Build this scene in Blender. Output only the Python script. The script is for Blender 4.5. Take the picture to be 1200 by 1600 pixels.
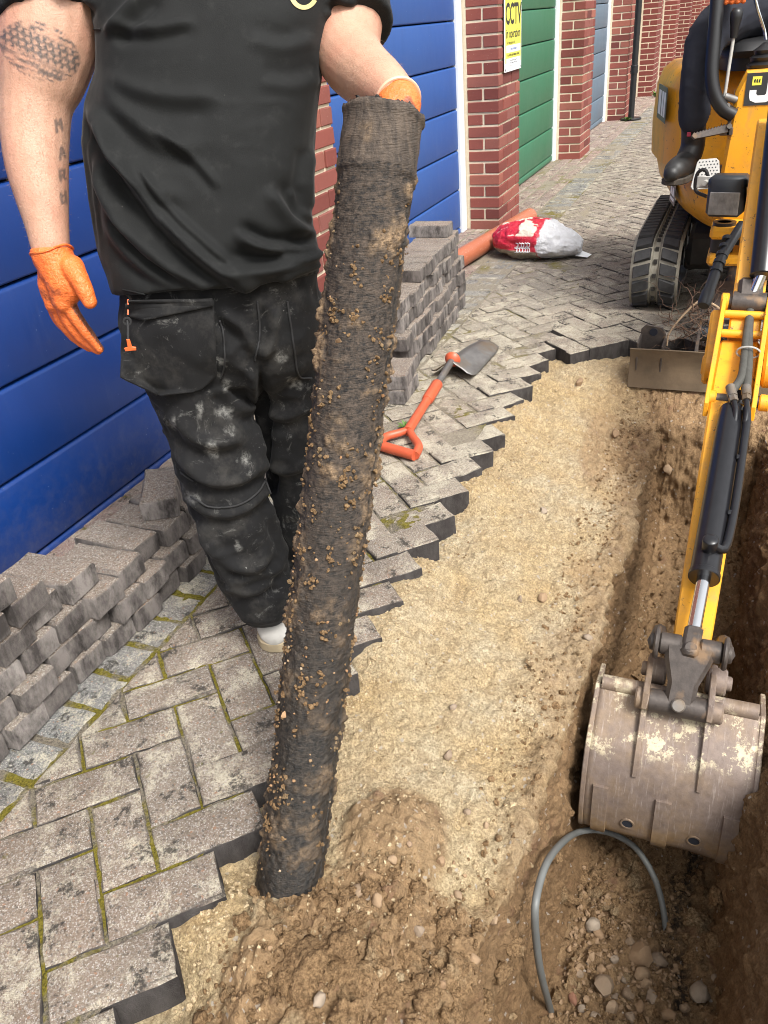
import bpy, bmesh, math, random
import numpy as np
from mathutils import Vector, Matrix
from mathutils.bvhtree import BVHTree

for _o in list(bpy.data.objects): bpy.data.objects.remove(_o)
scene = bpy.context.scene
COL = scene.collection
random.seed(7); RS = np.random.RandomState(7)

# ------------------------------------------------------------------ camera
# world: X runs along the garage row away from the viewer, Y towards the garages, Z up
F, EYE = 1270.0, 1.285                       # focal length in photo pixels (1200x1600), eye height in metres
pit, rol = math.radians(30.78), math.radians(5.35)
up = np.array([-math.sin(rol)*math.cos(pit), -math.cos(rol)*math.cos(pit), -math.sin(pit)])
dx = 1208-600.0; dy = -(dx*up[0]+F*up[2])/up[1]
ax = np.array([dx, dy, F]); ax /= np.linalg.norm(ax)
R = np.array([ax, np.cross(up, ax), up])     # rows: world axes in camera axes (right, down, forward)
CAM = np.array([0, 0, EYE])
cam = bpy.data.cameras.new('camera'); cam.sensor_fit = 'VERTICAL'; cam.sensor_height = 24.0
cam.lens = F/1600*24; cam.clip_start = 0.05; cam.clip_end = 2000
co = bpy.data.objects.new('camera', cam); COL.objects.link(co)
co.matrix_world = Matrix(((R[0,0], -R[0,1], -R[0,2], 0), (R[1,0], -R[1,1], -R[1,2], 0), (R[2,0], -R[2,1], -R[2,2], EYE), (0,0,0,1)))
scene.camera = co
def at(x, y, d):                             # a point at d metres depth, from measured photo coordinates
    return R@(np.array([x-600, y-800, F])/F*d)+CAM
def atz(x, y, z=0.0):
    w = R@np.array([x-600, y-800, F]); return w*((z-EYE)/w[2])+CAM
def atX(x, y, X):
    w = R@np.array([x-600, y-800, F]); return w*(X/w[0])+CAM

# ------------------------------------------------------------------ light: bright overcast
SUN_EL, SUN_AZ = math.radians(54), math.radians(-126)   # direction the light comes from (math angle in XY)
world = bpy.data.worlds.new('World'); scene.world = world; world.use_nodes = True
wt = world.node_tree; wt.nodes.clear()
sky = wt.nodes.new('ShaderNodeTexSky'); sky.sky_type = 'NISHITA'; sky.sun_disc = False
sky.sun_elevation = SUN_EL; sky.sun_rotation = math.radians(90)-SUN_AZ
sky.dust_density = 4.0; sky.air_density = 1.0; sky.ozone_density = 1.0
hs = wt.nodes.new('ShaderNodeHueSaturation'); hs.inputs['Saturation'].default_value = 0.10
bg = wt.nodes.new('ShaderNodeBackground'); bg.inputs['Strength'].default_value = 0.145
wo = wt.nodes.new('ShaderNodeOutputWorld')
wt.links.new(sky.outputs[0], hs.inputs['Color']); wt.links.new(hs.outputs[0], bg.inputs[0]); wt.links.new(bg.outputs[0], wo.inputs[0])
sl = bpy.data.lights.new('sun', 'SUN'); sl.energy = 2.1; sl.angle = math.radians(17); sl.color = (1.0, 0.965, 0.91)
so = bpy.data.objects.new('sun', sl); COL.objects.link(so)
sd = Vector((math.cos(SUN_EL)*math.cos(SUN_AZ), math.cos(SUN_EL)*math.sin(SUN_AZ), math.sin(SUN_EL)))
so.rotation_euler = (-sd).to_track_quat('-Z', 'Y').to_euler()
vs = scene.view_settings; vs.view_transform = 'Standard'; vs.look = 'None'; vs.exposure = 0.93; vs.gamma = 1.0; vs.use_curve_mapping = False
scene.render.engine = 'CYCLES'
scene.cycles.use_denoising = True; scene.cycles.filter_width = 1.0
scene.cycles.max_bounces = 6; scene.cycles.diffuse_bounces = 3

# ------------------------------------------------------------------ numeric noise
def _h(i, j, k, s):
    n = (i*374761393 + j*668265263 + k*1274126177 + s*974634547) & 0x7fffffff
    n = ((n ^ (n >> 13))*1103515245) & 0x7fffffff
    n = (n ^ (n >> 16)) & 0x7fffffff
    return n/1073741823.5-1.0
def vn(P, s=0):
    P = np.asarray(P, float); f0 = np.floor(P).astype(np.int64); t = P-f0; t = t*t*t*(t*(t*6-15)+10)
    i, j, k = f0[...,0], f0[...,1], f0[...,2]; x, y, z = t[...,0], t[...,1], t[...,2]
    def L(a, b, w): return a+(b-a)*w
    return L(L(L(_h(i,j,k,s), _h(i+1,j,k,s), x), L(_h(i,j+1,k,s), _h(i+1,j+1,k,s), x), y),
             L(L(_h(i,j,k+1,s), _h(i+1,j,k+1,s), x), L(_h(i,j+1,k+1,s), _h(i+1,j+1,k+1,s), x), y), z)
def fbm(P, o=4, s=0, g=0.5):
    r = 0; a = 1.0; P = np.asarray(P, float); t = 0
    for q in range(o): r = r+a*vn(P*2.03**q+q*17.3, s+q); t += a; a *= g
    return r/t
def sstep(a, b, x): t = np.clip((x-a)/(b-a), 0, 1); return t*t*(3-2*t)

# ------------------------------------------------------------------ object helpers
def tag(o, label=None, cat=None, group=None, kind=None):
    if label: o['label'] = label
    if cat: o['category'] = cat
    if group: o['group'] = group
    if kind: o['kind'] = kind
    return o
def empty(name, loc, label=None, cat=None, group=None, kind=None):
    o = bpy.data.objects.new(name, None); o.location = loc; o.empty_display_size = 0.05; COL.objects.link(o)
    o['_w'] = [float(q) for q in loc]
    return tag(o, label, cat, group, kind)
def wloc(o): return np.array(o['_w']) if o is not None else np.zeros(3)
def link(name, me, loc=(0,0,0), parent=None, rot=None):
    o = bpy.data.objects.new(name, me); COL.objects.link(o); o['_w'] = [float(q) for q in loc]
    if parent is not None: o.parent = parent
    o.location = Vector(np.array(loc, float)-wloc(parent))
    if rot is not None: o.rotation_euler = rot
    return o
def mesh(v, f, mats=None, mi=None, smooth=None, name='m'):
    me = bpy.data.meshes.new(name)
    me.from_pydata([tuple(map(float, p)) for p in v], [], [tuple(int(i) for i in q) for q in f]); 
    for m in (mats or []): me.materials.append(m)
    if mi is not None and len(me.polygons) == len(mi): me.polygons.foreach_set('material_index', np.array(mi, dtype=np.int32))
    me.validate()
    if smooth is not None:
        me.polygons.foreach_set('use_smooth', [True]*len(me.polygons))
        if smooth < 179: me.set_sharp_from_angle(angle=math.radians(smooth))
    return me
def grid_mesh(P, mat, closed_u=False, closed_v=False, attrs=None, name='g'):   # P: (n,m,3) grid
    n, m = P.shape[:2]; idx = np.arange(n*m).reshape(n, m)
    a = idx if not closed_u else np.vstack([idx, idx[:1]])
    if closed_v: a = np.hstack([a, a[:, :1]])
    q = np.stack([a[:-1,:-1], a[1:,:-1], a[1:,1:], a[:-1,1:]], -1).reshape(-1, 4).astype(np.int32)
    me = bpy.data.meshes.new(name); nv = n*m; nf = len(q)
    me.vertices.add(nv); me.vertices.foreach_set('co', P.reshape(-1).astype(np.float32))
    me.loops.add(nf*4); me.loops.foreach_set('vertex_index', q.reshape(-1))
    me.polygons.add(nf); me.polygons.foreach_set('loop_start', np.arange(0, nf*4, 4, dtype=np.int32))
    me.polygons.foreach_set('use_smooth', np.ones(nf, dtype=bool))
    me.update(calc_edges=True)
    if mat: me.materials.append(mat)
    for k, A in (attrs or {}).items():
        at_ = me.attributes.new(k, 'FLOAT', 'POINT'); at_.data.foreach_set('value', np.asarray(A, np.float32).reshape(-1))
    return me

class MB:
    def __init__(s): s.v = []; s.f = []; s.m = []; s.mi = 0
    def add(s, v, f):
        o = len(s.v); s.v += [tuple(p) for p in v]; s.f += [tuple(i+o for i in q) for q in f]; s.m += [s.mi]*len(f); return s
    def box(s, c, size, rot=None, ch=0.0):
        h = np.array(size)/2; ch = min(ch, 0.45*min(size)); V = []; I = {}
        for x in (-1,1):
            for y in (-1,1):
                for z in (-1,1):
                    for k in range(3 if ch > 0 else 1):
                        p = np.array([x,y,z])*h
                        if ch > 0:
                            for q in range(3):
                                if q != k: p[q] -= np.sign(p[q])*ch
                        I[(x,y,z,k)] = len(V); V.append(p)
        Fs = []
        def rect(k, s_):
            o = [q for q in range(3) if q != k]; r = []
            for a, b in ((-1,-1),(1,-1),(1,1),(-1,1)):
                t = [0,0,0]; t[k] = s_; t[o[0]] = a; t[o[1]] = b; r.append(tuple(t))
            return r
        for k in range(3):
            for s_ in (-1,1):
                r = rect(k, s_); fl = [I[t+((k if ch > 0 else 0),)] for t in r]
                flip = (s_ > 0) == (k == 1)
                Fs.append(fl[::-1] if flip else fl)
        if ch > 0:
            for k in range(3):
                a, b = [q for q in range(3) if q != k]
                for sa in (-1,1):
                    for sb in (-1,1):
                        t0 = [0,0,0]; t1 = [0,0,0]; t0[k] = -1; t1[k] = 1; t0[a] = t1[a] = sa; t0[b] = t1[b] = sb
                        Fs.append([I[tuple(t0)+(a,)], I[tuple(t1)+(a,)], I[tuple(t1)+(b,)], I[tuple(t0)+(b,)]])
            for x in (-1,1):
                for y in (-1,1):
                    for z in (-1,1): Fs.append([I[(x,y,z,k)] for k in range(3)])
        V = np.array(V)
        if ch > 0:      # outward winding
            G = []
            for fl in Fs:
                p = V[fl]; nn = np.cross(p[1]-p[0], p[2]-p[0]); G.append(fl if nn@p.mean(0) > 0 else fl[::-1])
            Fs = G
        if rot is not None: V = V@np.array(rot).T
        return s.add(V+np.array(c), Fs)
    def tube(s, pts, r, n=12, cap=True, up=None, sq=None, closed=False):
        P = np.array(pts, float); m = len(P); r = np.broadcast_to(np.array(r, float), (m,))
        sq = np.broadcast_to(np.array(1.0 if sq is None else sq, float), (m,))
        T = np.gradient(P, axis=0); T /= np.linalg.norm(T, axis=1)[:,None]+1e-12
        u = np.array(up if up is not None else ((0,0,1) if abs(T[0][2]) < .9 else (1,0,0)), float)
        V = []
        for i in range(m):
            u = u-T[i]*(u@T[i]); u /= np.linalg.norm(u)+1e-12; w = np.cross(T[i], u)
            for k in range(n):
                a = 2*math.pi*k/n; V.append(P[i]+r[i]*(math.cos(a)*u*sq[i]+math.sin(a)*w))
        Fs = [(i*n+k, i*n+(k+1)%n, (i+1)*n+(k+1)%n, (i+1)*n+k) for i in range(m-1) for k in range(n)]
        if cap: Fs += [tuple(range(n-1,-1,-1)), tuple((m-1)*n+k for k in range(n))]
        return s.add(V, Fs)
    def cyl(s, a, b, r, n=20, r2=None, ch=0.0):
        a = np.array(a, float); b = np.array(b, float); r2 = r if r2 is None else r2
        if ch <= 0: return s.tube([a, b], [r, r2], n)
        d = (b-a)/np.linalg.norm(b-a)*ch
        return s.tube([a, a+d, b-d, b], [r-ch, r, r2, r2-ch], n)
    def ring(s, c, axis, ro, ri, h, n=24):      # pierced disc
        axis = np.array(axis, float); axis /= np.linalg.norm(axis); u = np.cross(axis, (0.3,0.2,0.9)); u /= np.linalg.norm(u); w = np.cross(axis, u); V = []
        for k in range(n):
            e = math.cos(2*math.pi*k/n)*u+math.sin(2*math.pi*k/n)*w
            V += [c+e*ro-axis*h/2, c+e*ro+axis*h/2, c+e*ri+axis*h/2, c+e*ri-axis*h/2]
        Fs = [(4*k+j, 4*((k+1)%n)+j, 4*((k+1)%n)+(j+1)%4, 4*k+(j+1)%4) for k in range(n) for j in range(4)]
        return s.add(V, Fs)
    def prism(s, poly, O, U, W, th, ch=0.0):    # 2D outline in plane (U,W) extruded along U x W, centred
        O, U, W = map(lambda q: np.array(q, float), (O, U, W)); N = np.cross(U, W); N /= np.linalg.norm(N); n = len(poly)
        pl = np.array(poly, float); V = []
        ar = 0.5*np.sum(pl[:,0]*np.roll(pl[:,1],-1)-np.roll(pl[:,0],-1)*pl[:,1])
        if ar < 0: pl = pl[::-1]
        def ins(q, d):
            e = np.roll(q,-1,0)-q; e /= np.linalg.norm(e,axis=1)[:,None]+1e-9; nn = np.stack([-e[:,1], e[:,0]],1); p_ = np.roll(nn,1,0); b = nn+p_
            b /= np.maximum((b*nn).sum(1),.35)[:,None]; return q+b*d
        rings = [(-th/2, ins(pl,ch)), (-th/2+ch, pl), (th/2-ch, pl), (th/2, ins(pl,ch))] if ch > 0 else [(-th/2, pl), (th/2, pl)]
        for z, q in rings: V += [O+U*p[0]+W*p[1]+N*z for p in q]
        Fs = [tuple(range(n-1,-1,-1)), tuple((len(rings)-1)*n+k for k in range(n))]
        for i in range(len(rings)-1): Fs += [(i*n+k, i*n+(k+1)%n, (i+1)*n+(k+1)%n, (i+1)*n+k) for k in range(n)]
        return s.add(V, Fs)
    def sphere(s, c, r, nu=16, nv=10, sc=(1,1,1), rot=None):
        V = []; c = np.array(c, float)
        for i in range(nv+1):
            t = math.pi*i/nv
            for k in range(nu):
                a = 2*math.pi*k/nu; p = np.array([math.sin(t)*math.cos(a), math.sin(t)*math.sin(a), math.cos(t)])*r*np.array(sc)
                V.append(c+(p if rot is None else np.array(rot)@p))
        return s.add(V, [(i*nu+k, (i+1)*nu+k, (i+1)*nu+(k+1)%nu, i*nu+(k+1)%nu) for i in range(nv) for k in range(nu)])
    def mesh(s, mats, smooth=35, name='m'):
        return mesh(s.v, s.f, mats if isinstance(mats, (list,tuple)) else [mats], s.m, smooth, name)
    def build(s, name, mats, parent=None, smooth=35, base=None):
        V = np.array(s.v, float); c = (V.min(0)+V.max(0))/2 if base is None else np.array(base, float)
        s.v = [tuple(p) for p in V-c]
        return link(name, s.mesh(mats, smooth, name), c, parent)
def rotz(a): c, s = math.cos(a), math.sin(a); return np.array([[c,-s,0],[s,c,0],[0,0,1]])
def rotx(a): c, s = math.cos(a), math.sin(a); return np.array([[1,0,0],[0,c,-s],[0,s,c]])
def roty(a): c, s = math.cos(a), math.sin(a); return np.array([[c,0,s],[0,1,0],[-s,0,c]])
def spline(pts, n):
    P = np.array(pts, float); m = len(P); t = np.concatenate([[0], np.cumsum(np.linalg.norm(np.diff(P,axis=0),axis=1)**.5)]); t /= t[-1]
    D = np.zeros_like(P); D[1:-1] = (P[2:]-P[:-2])/(t[2:]-t[:-2])[:,None]; D[0] = (P[1]-P[0])/(t[1]-t[0]); D[-1] = (P[-1]-P[-2])/(t[-1]-t[-2])
    o = []
    for x in np.linspace(0,1,n):
        i = min(max(np.searchsorted(t,x)-1,0),m-2); h = t[i+1]-t[i]; u = (x-t[i])/h
        o.append((2*u**3-3*u**2+1)*P[i]+(u**3-2*u**2+u)*h*D[i]+(3*u**2-2*u**3)*P[i+1]+(u**3-u**2)*h*D[i+1])
    return np.array(o)
def remesh(name, mb, mat, voxel, smooth_it=6, parent=None, disp=None, decimate=None):
    me = mb.mesh(mat, 180); o = bpy.data.objects.new('tmp', me); COL.objects.link(o)
    md = o.modifiers.new('r', 'REMESH'); md.mode = 'VOXEL'; md.voxel_size = voxel
    if smooth_it:
        ms = o.modifiers.new('s', 'SMOOTH'); ms.factor = 0.5; ms.iterations = smooth_it
    dg = bpy.context.evaluated_depsgraph_get(); ev = o.evaluated_get(dg)
    m2 = bpy.data.meshes.new_from_object(ev); bpy.data.objects.remove(o)
    n = len(m2.vertices); V = np.zeros(n*3, np.float32); m2.vertices.foreach_get('co', V); V = V.reshape(-1,3).astype(float)
    N = np.zeros(n*3, np.float32); m2.vertices.foreach_get('normal', N); N = N.reshape(-1,3)
    if disp is not None: V = V+disp(V, N)
    c = (V.min(0)+V.max(0))/2
    m2.vertices.foreach_set('co', (V-c).astype(np.float32).reshape(-1)); m2.polygons.foreach_set('use_smooth', [True]*len(m2.polygons)); m2.update()
    m2.materials.clear(); m2.materials.append(mat)
    ob = link(name, m2, c, parent); return ob, V
def bvh_of(*objs):
    v = []; f = []
    for o in objs:
        k = len(v); w = Vector(o['_w']); v += [p.co+w for p in o.data.vertices]; f += [[i+k for i in p.vertices] for p in o.data.polygons]
    return BVHTree.FromPolygons(v, f)
def hit(bvh, x, y, off=0.0):                 # point on a surface seen at photo coordinates
    d = Vector(R@np.array([x-600, y-800, F])).normalized(); p, n, i, t = bvh.ray_cast(Vector(CAM), d)
    if p is None: return None
    return np.array(p+n*off), np.array(n)
def setattr_(o, name, vals):
    a = o.data.attributes.new(name, 'FLOAT', 'POINT'); a.data.foreach_set('value', np.asarray(vals, np.float32))

# ------------------------------------------------------------------ materials
class NT:
    def __init__(s, name):
        s.m = bpy.data.materials.new(name); s.m.use_nodes = True; s.t = s.m.node_tree; s.t.nodes.clear()
        s.o = s.t.nodes.new('ShaderNodeOutputMaterial'); s.b = s.t.nodes.new('ShaderNodeBsdfPrincipled'); s.t.links.new(s.b.outputs[0], s.o.inputs[0])
        s.P = s.t.nodes.new('ShaderNodeNewGeometry').outputs['Position']; s._oc = None
    def put(s, sock, v):
        if hasattr(v, 'is_linked'): s.t.links.new(v, sock)
        elif isinstance(v, (tuple, list)) and len(v) == 3 and sock.type == 'RGBA': sock.default_value = (*v, 1)
        else: sock.default_value = v
    def oc(s):
        if s._oc is None: s._oc = s.t.nodes.new('ShaderNodeTexCoord').outputs['Object']
        return s._oc
    def rnd(s): return s.t.nodes.new('ShaderNodeObjectInfo').outputs['Random']
    def attr(s, n): a = s.t.nodes.new('ShaderNodeAttribute'); a.attribute_name = n; return a.outputs['Fac']
    def nrm(s): return s.t.nodes.new('ShaderNodeNewGeometry').outputs['Normal']
    def noise(s, sc, det=4, ro=.55, vec=None, dist=0.0):
        n = s.t.nodes.new('ShaderNodeTexNoise'); s.put(n.inputs['Vector'], vec if vec is not None else s.P); n.inputs['Scale'].default_value = sc
        n.inputs['Detail'].default_value = det; n.inputs['Roughness'].default_value = ro; n.inputs['Distortion'].default_value = dist; return n.outputs['Fac']
    def vor(s, sc, feat='F1', out='Distance', vec=None, rand=1.0):
        n = s.t.nodes.new('ShaderNodeTexVoronoi'); n.feature = feat; s.put(n.inputs['Vector'], vec if vec is not None else s.P); n.inputs['Scale'].default_value = sc
        n.inputs['Randomness'].default_value = rand; return n.outputs[out]
    def scale(s, vec, k):
        n = s.t.nodes.new('ShaderNodeMapping'); s.put(n.inputs['Vector'], vec); n.inputs['Scale'].default_value = k; return n.outputs[0]
    def ramp(s, f, st, ease='LINEAR'):
        n = s.t.nodes.new('ShaderNodeValToRGB'); s.put(n.inputs[0], f); cr = n.color_ramp; cr.interpolation = ease
        while len(cr.elements) < len(st): cr.elements.new(0.5)
        for e, (p, c) in zip(cr.elements, st): e.position = p; e.color = (*c, 1) if isinstance(c, tuple) else (c, c, c, 1)
        return n.outputs[0]
    def mix(s, f, a, b, mode='MIX'):
        n = s.t.nodes.new('ShaderNodeMix'); n.data_type = 'RGBA'; n.blend_type = mode; s.put(n.inputs[0], f); s.put(n.inputs[6], a); s.put(n.inputs[7], b); return n.outputs[2]
    def ma(s, op, a, b=None, c=None):
        n = s.t.nodes.new('ShaderNodeMath'); n.operation = op; s.put(n.inputs[0], a)
        if b is not None: s.put(n.inputs[1], b)
        if c is not None: s.put(n.inputs[2], c)
        return n.outputs[0]
    def sep(s, v):
        n = s.t.nodes.new('ShaderNodeSeparateXYZ'); s.put(n.inputs[0], v); return n.outputs
    def bump(s, h, st=.5, d=.01, nrm=None):
        n = s.t.nodes.new('ShaderNodeBump'); n.inputs['Strength'].default_value = st; n.inputs['Distance'].default_value = d; s.put(n.inputs['Height'], h)
        if nrm is not None: s.put(n.inputs['Normal'], nrm)
        return n.outputs[0]
    def done(s, col, rough=.8, nrm=None, metal=0.0, spec=.5, **kw):
        s.put(s.b.inputs['Base Color'], col); s.put(s.b.inputs['Roughness'], rough); s.put(s.b.inputs['Metallic'], metal); s.b.inputs['Specular IOR Level'].default_value = spec
        if nrm is not None: s.put(s.b.inputs['Normal'], nrm)
        for k, v in kw.items(): s.put(s.b.inputs[k.replace('_',' ')], v)
        return s.m
def plain(name, col, rough=.6, metal=0.0, spec=.5, var=.15, sc=30, bump=0.0, bsc=200):
    n = NT(name); f = n.noise(sc, 4); c = n.mix(f, tuple(q*(1-var) for q in col), tuple(min(1,q*(1+var)) for q in col))
    nr = n.bump(n.noise(bsc, 3), bump, .002) if bump else None
    return n.done(c, rough, nr, metal, spec)
def clampc(n, f, lo, hi): return n.ramp(f, [(lo, 0.0), (hi, 1.0)])

def paver_mat(name, base, dusty=True, side=False, lich=1.0):
    n = NT(name); r = n.rnd()
    b = n.mix(r, tuple(q*.80 for q in base), tuple(q*1.16 for q in base))
    tint = n.mix(clampc(n, n.noise(2.6, 4, .6), .35, .65), b, (base[0]*1.12, base[1]*.98, base[2]*.92))
    sx = n.sep(n.vor(470, out='Color')); s2 = n.sep(n.vor(230, out='Color')); fine = n.noise(230, 4, .75)
    c = n.mix(clampc(n, fine, .34, .66), n.mix(.45, tint, (.05,.045,.04)), n.mix(.25, tint, (.5,.47,.42)))
    c = n.mix(n.ma('MULTIPLY', clampc(n, sx[0], .72, .95), .8), c, (.50,.47,.43))
    c = n.mix(n.ma('MULTIPLY', clampc(n, s2[1], .86, .95), .55), c, (.07,.062,.055))
    c = n.mix(n.ma('MULTIPLY', clampc(n, s2[2], .982, .992), .6), c, (.34,.17,.10))
    c = n.mix(n.ma('MULTIPLY', clampc(n, n.noise(9, 6, .75), .46, .74), .5), c, n.mix(.3, c, (.06,.052,.045)))     # dirt film
    if dusty:
        px_ = n.sep(n.P)[0]; band = n.ramp(n.ma('MULTIPLY', px_, .1), [(.17, 0.0), (.23, 1.0), (.38, 1.0), (.47, 0.0)]); pale = n.ma('ADD', clampc(n, n.noise(8, 8, .82, dist=.3), .50, .60), n.ma('MULTIPLY', band, n.ma('MULTIPLY', clampc(n, n.noise(6, 6, .75), .36, .56), .75))); c = n.mix(n.ma('MULTIPLY', n.ma('MULTIPLY', pale, clampc(n, fine, .36, .56)), 1.0*lich), c, (.52,.47,.365))   # sand and lichen trodden in
        c = n.mix(n.ma('MULTIPLY', n.ma('MULTIPLY', clampc(n, n.noise(13, 5, .7), .56, .61), clampc(n, n.noise(90, 3, .7), .38, .55)), .85), c, (.030,.027,.024))             # black lichen
        c = n.mix(n.ma('MULTIPLY', clampc(n, n.noise(17, 5, .7), .655, .70), .7), c, (.12,.105,.03))                  # moss
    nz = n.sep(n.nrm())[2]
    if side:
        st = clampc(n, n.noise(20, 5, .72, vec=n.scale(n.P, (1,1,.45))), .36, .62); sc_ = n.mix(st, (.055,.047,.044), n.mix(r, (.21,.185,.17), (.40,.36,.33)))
        if side == 'dark': sc_ = n.mix(n.ma('MULTIPLY', st, .6), (.026,.022,.021), (.115,.105,.10))  # laid blocks: grime plus shade painted into the colour of their side faces
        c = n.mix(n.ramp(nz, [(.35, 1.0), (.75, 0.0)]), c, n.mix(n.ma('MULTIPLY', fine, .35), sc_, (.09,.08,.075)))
    h = n.ma('ADD', n.ma('MULTIPLY', n.vor(420), .5), fine)
    return n.done(c, .9, n.bump(h, .8, .006), spec=.25)
M = {}
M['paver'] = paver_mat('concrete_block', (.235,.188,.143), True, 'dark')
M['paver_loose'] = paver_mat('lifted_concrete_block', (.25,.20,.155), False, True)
M['edging'] = paver_mat('slate_grey_block', (.17,.18,.178))
M['redblock'] = paver_mat('weathered_red_block', (.27,.17,.14))
def _():
    n = NT('moss_and_grit_joint'); f = n.noise(5, 5, .7); g = n.noise(60, 4, .7)
    g = clampc(n, n.noise(190, 5, .8), .35, .65); c = n.mix(g, (.05,.042,.033), (.30,.26,.20)); c = n.mix(clampc(n, f, .46, .53), c, n.mix(g, (.04,.036,.006), (.26,.215,.035)))
    px_ = n.sep(n.P)[0]; band = n.ramp(n.ma('MULTIPLY', px_, .1), [(.19, 0.0), (.24, 1.0), (1.0, 1.0)]); c = n.mix(n.ma('MULTIPLY', band, clampc(n, n.noise(3.5, 4), .34, .52)), c, n.mix(g, (.13,.11,.085), (.40,.35,.27))); c = n.mix(clampc(n, n.noise(2.3, 4), .60, .72), c, n.mix(g, (.17,.13,.08), (.45,.37,.25)))
    return n.done(c, .95, n.bump(n.noise(350, 3, .7), .9, .006), spec=.15)
M['joint'] = _()
def _():
    n = NT('sand_and_clay'); s_ = n.attr('soil'); d = n.attr('damp_shade')
    g = n.noise(420, 3, .7); g2 = n.noise(45, 5, .68); g3 = n.noise(9, 5, .6)
    gs = clampc(n, n.noise(175, 6, .85), .34, .60); sand = n.mix(gs, (.20,.13,.062), (.80,.62,.355)); sand = n.mix(clampc(n, n.noise(3.5, 5, .6), .40, .62), sand, n.mix(gs, (.21,.15,.083), (.82,.70,.485))); sand = n.mix(n.ma('MULTIPLY', clampc(n, g3, .42, .70), .5), sand, n.mix(gs, (.17,.10,.045), (.68,.465,.23))); sand = n.mix(clampc(n, g2, .36, .58), n.mix(.45, sand, (.22,.15,.085)), sand)
    clay = n.mix(clampc(n, n.ma('ADD', n.ma('MULTIPLY', g2, .5), n.ma('MULTIPLY', n.noise(150, 5, .8), .5)), .36, .66), (.13,.072,.036), (.58,.375,.195)); clay = n.mix(n.ma('MULTIPLY', clampc(n, g3, .5, .72), .6), clay, (.43,.29,.16)); clay = n.mix(clampc(n, n.noise(16, 4), .60, .70), clay, (.24,.125,.075))
    clay = n.mix(n.ma('MULTIPLY', g, .35), clay, (.5,.37,.23))
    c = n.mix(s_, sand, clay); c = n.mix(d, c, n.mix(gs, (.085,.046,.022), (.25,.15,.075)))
    c = n.mix(n.ma('MULTIPLY', n.ma('MULTIPLY', n.attr('tar'), clampc(n, n.noise(60, 5, .75), .40, .56)), .9), c, (.020,.019,.019))
    sp = n.sep(n.vor(150, out='Color')); c = n.mix(n.ma('MULTIPLY', clampc(n, sp[0], .985, .99), .6), c, (.55,.5,.44))
    h = n.ma('ADD', n.ma('MULTIPLY', n.noise(260, 4, .75), .6), n.noise(70, 5, .7))
    return n.done(c, .95, n.bump(h, 1.0, .014), spec=.12)
M['soil'] = _()
def _():
    n = NT('clay_clod'); r = n.rnd(); g = n.noise(140, 5, .7)
    g = clampc(n, n.noise(150, 6, .8), .35, .66); c = n.mix(g, (.12,.068,.034), (.52,.34,.18)); c = n.mix(clampc(n, n.noise(11, 3), .55, .66), c, n.mix(g, (.18,.12,.062), (.58,.43,.26)))
    return n.done(c, .95, n.bump(n.ma('ADD', n.noise(260, 4, .7), n.noise(80, 4, .7)), 1.0, .012), spec=.12)
M['clod'] = _()
def _():
    n = NT('sand_crumb'); g = n.noise(300, 4, .7); c = n.mix(clampc(n, g, .35, .65), (.24,.165,.09), (.72,.575,.365)); return n.done(c, .95, n.bump(g, .8, .006), spec=.12)
M['sandcrumb'] = _()
def _():
    n = NT('flint_and_rubble'); r = n.rnd(); g = n.noise(60, 5, .7)
    c = n.ramp(r, [(0.0,(.30,.195,.115)), (.35,(.38,.27,.17)), (.6,(.28,.22,.165)), (.8,(.40,.34,.27)), (.94,(.34,.24,.16)), (1.0,(.30,.08,.055))])
    c = n.mix(g, n.mix(.55, c, (.16,.10,.055)), c)
    return n.done(c, .9, n.bump(g, .7, .006), spec=.2)
M['stone'] = _()
def _():
    n = NT('red_brick'); r = n.rnd(); f = n.noise(55, 5, .65)
    c = n.ramp(r, [(0.0,(.13,.038,.033)), (.25,(.215,.06,.047)), (.55,(.26,.075,.058)), (.8,(.235,.085,.07)), (1.0,(.33,.115,.08))])
    c = n.mix(n.ma('MULTIPLY', f, .5), c, n.mix(.5, c, (.07,.035,.035))); c = n.mix(clampc(n, n.noise(120, 3, .7), .68, .76), c, (.5,.4,.35))
    return n.done(c, .82, n.bump(n.noise(160, 5, .7), .5, .004), spec=.25)
M['brick'] = _()
M['mortar'] = plain('cream_mortar', (.64,.56,.42), .95, bump=.6, sc=60, spec=.1)
def _():
    n = NT('brickwork_far'); br = n.t.nodes.new('ShaderNodeTexBrick'); n.put(br.inputs['Vector'], n.P); 
    return plain('brickwork_far', (.2,.07,.055), .85)
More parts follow.
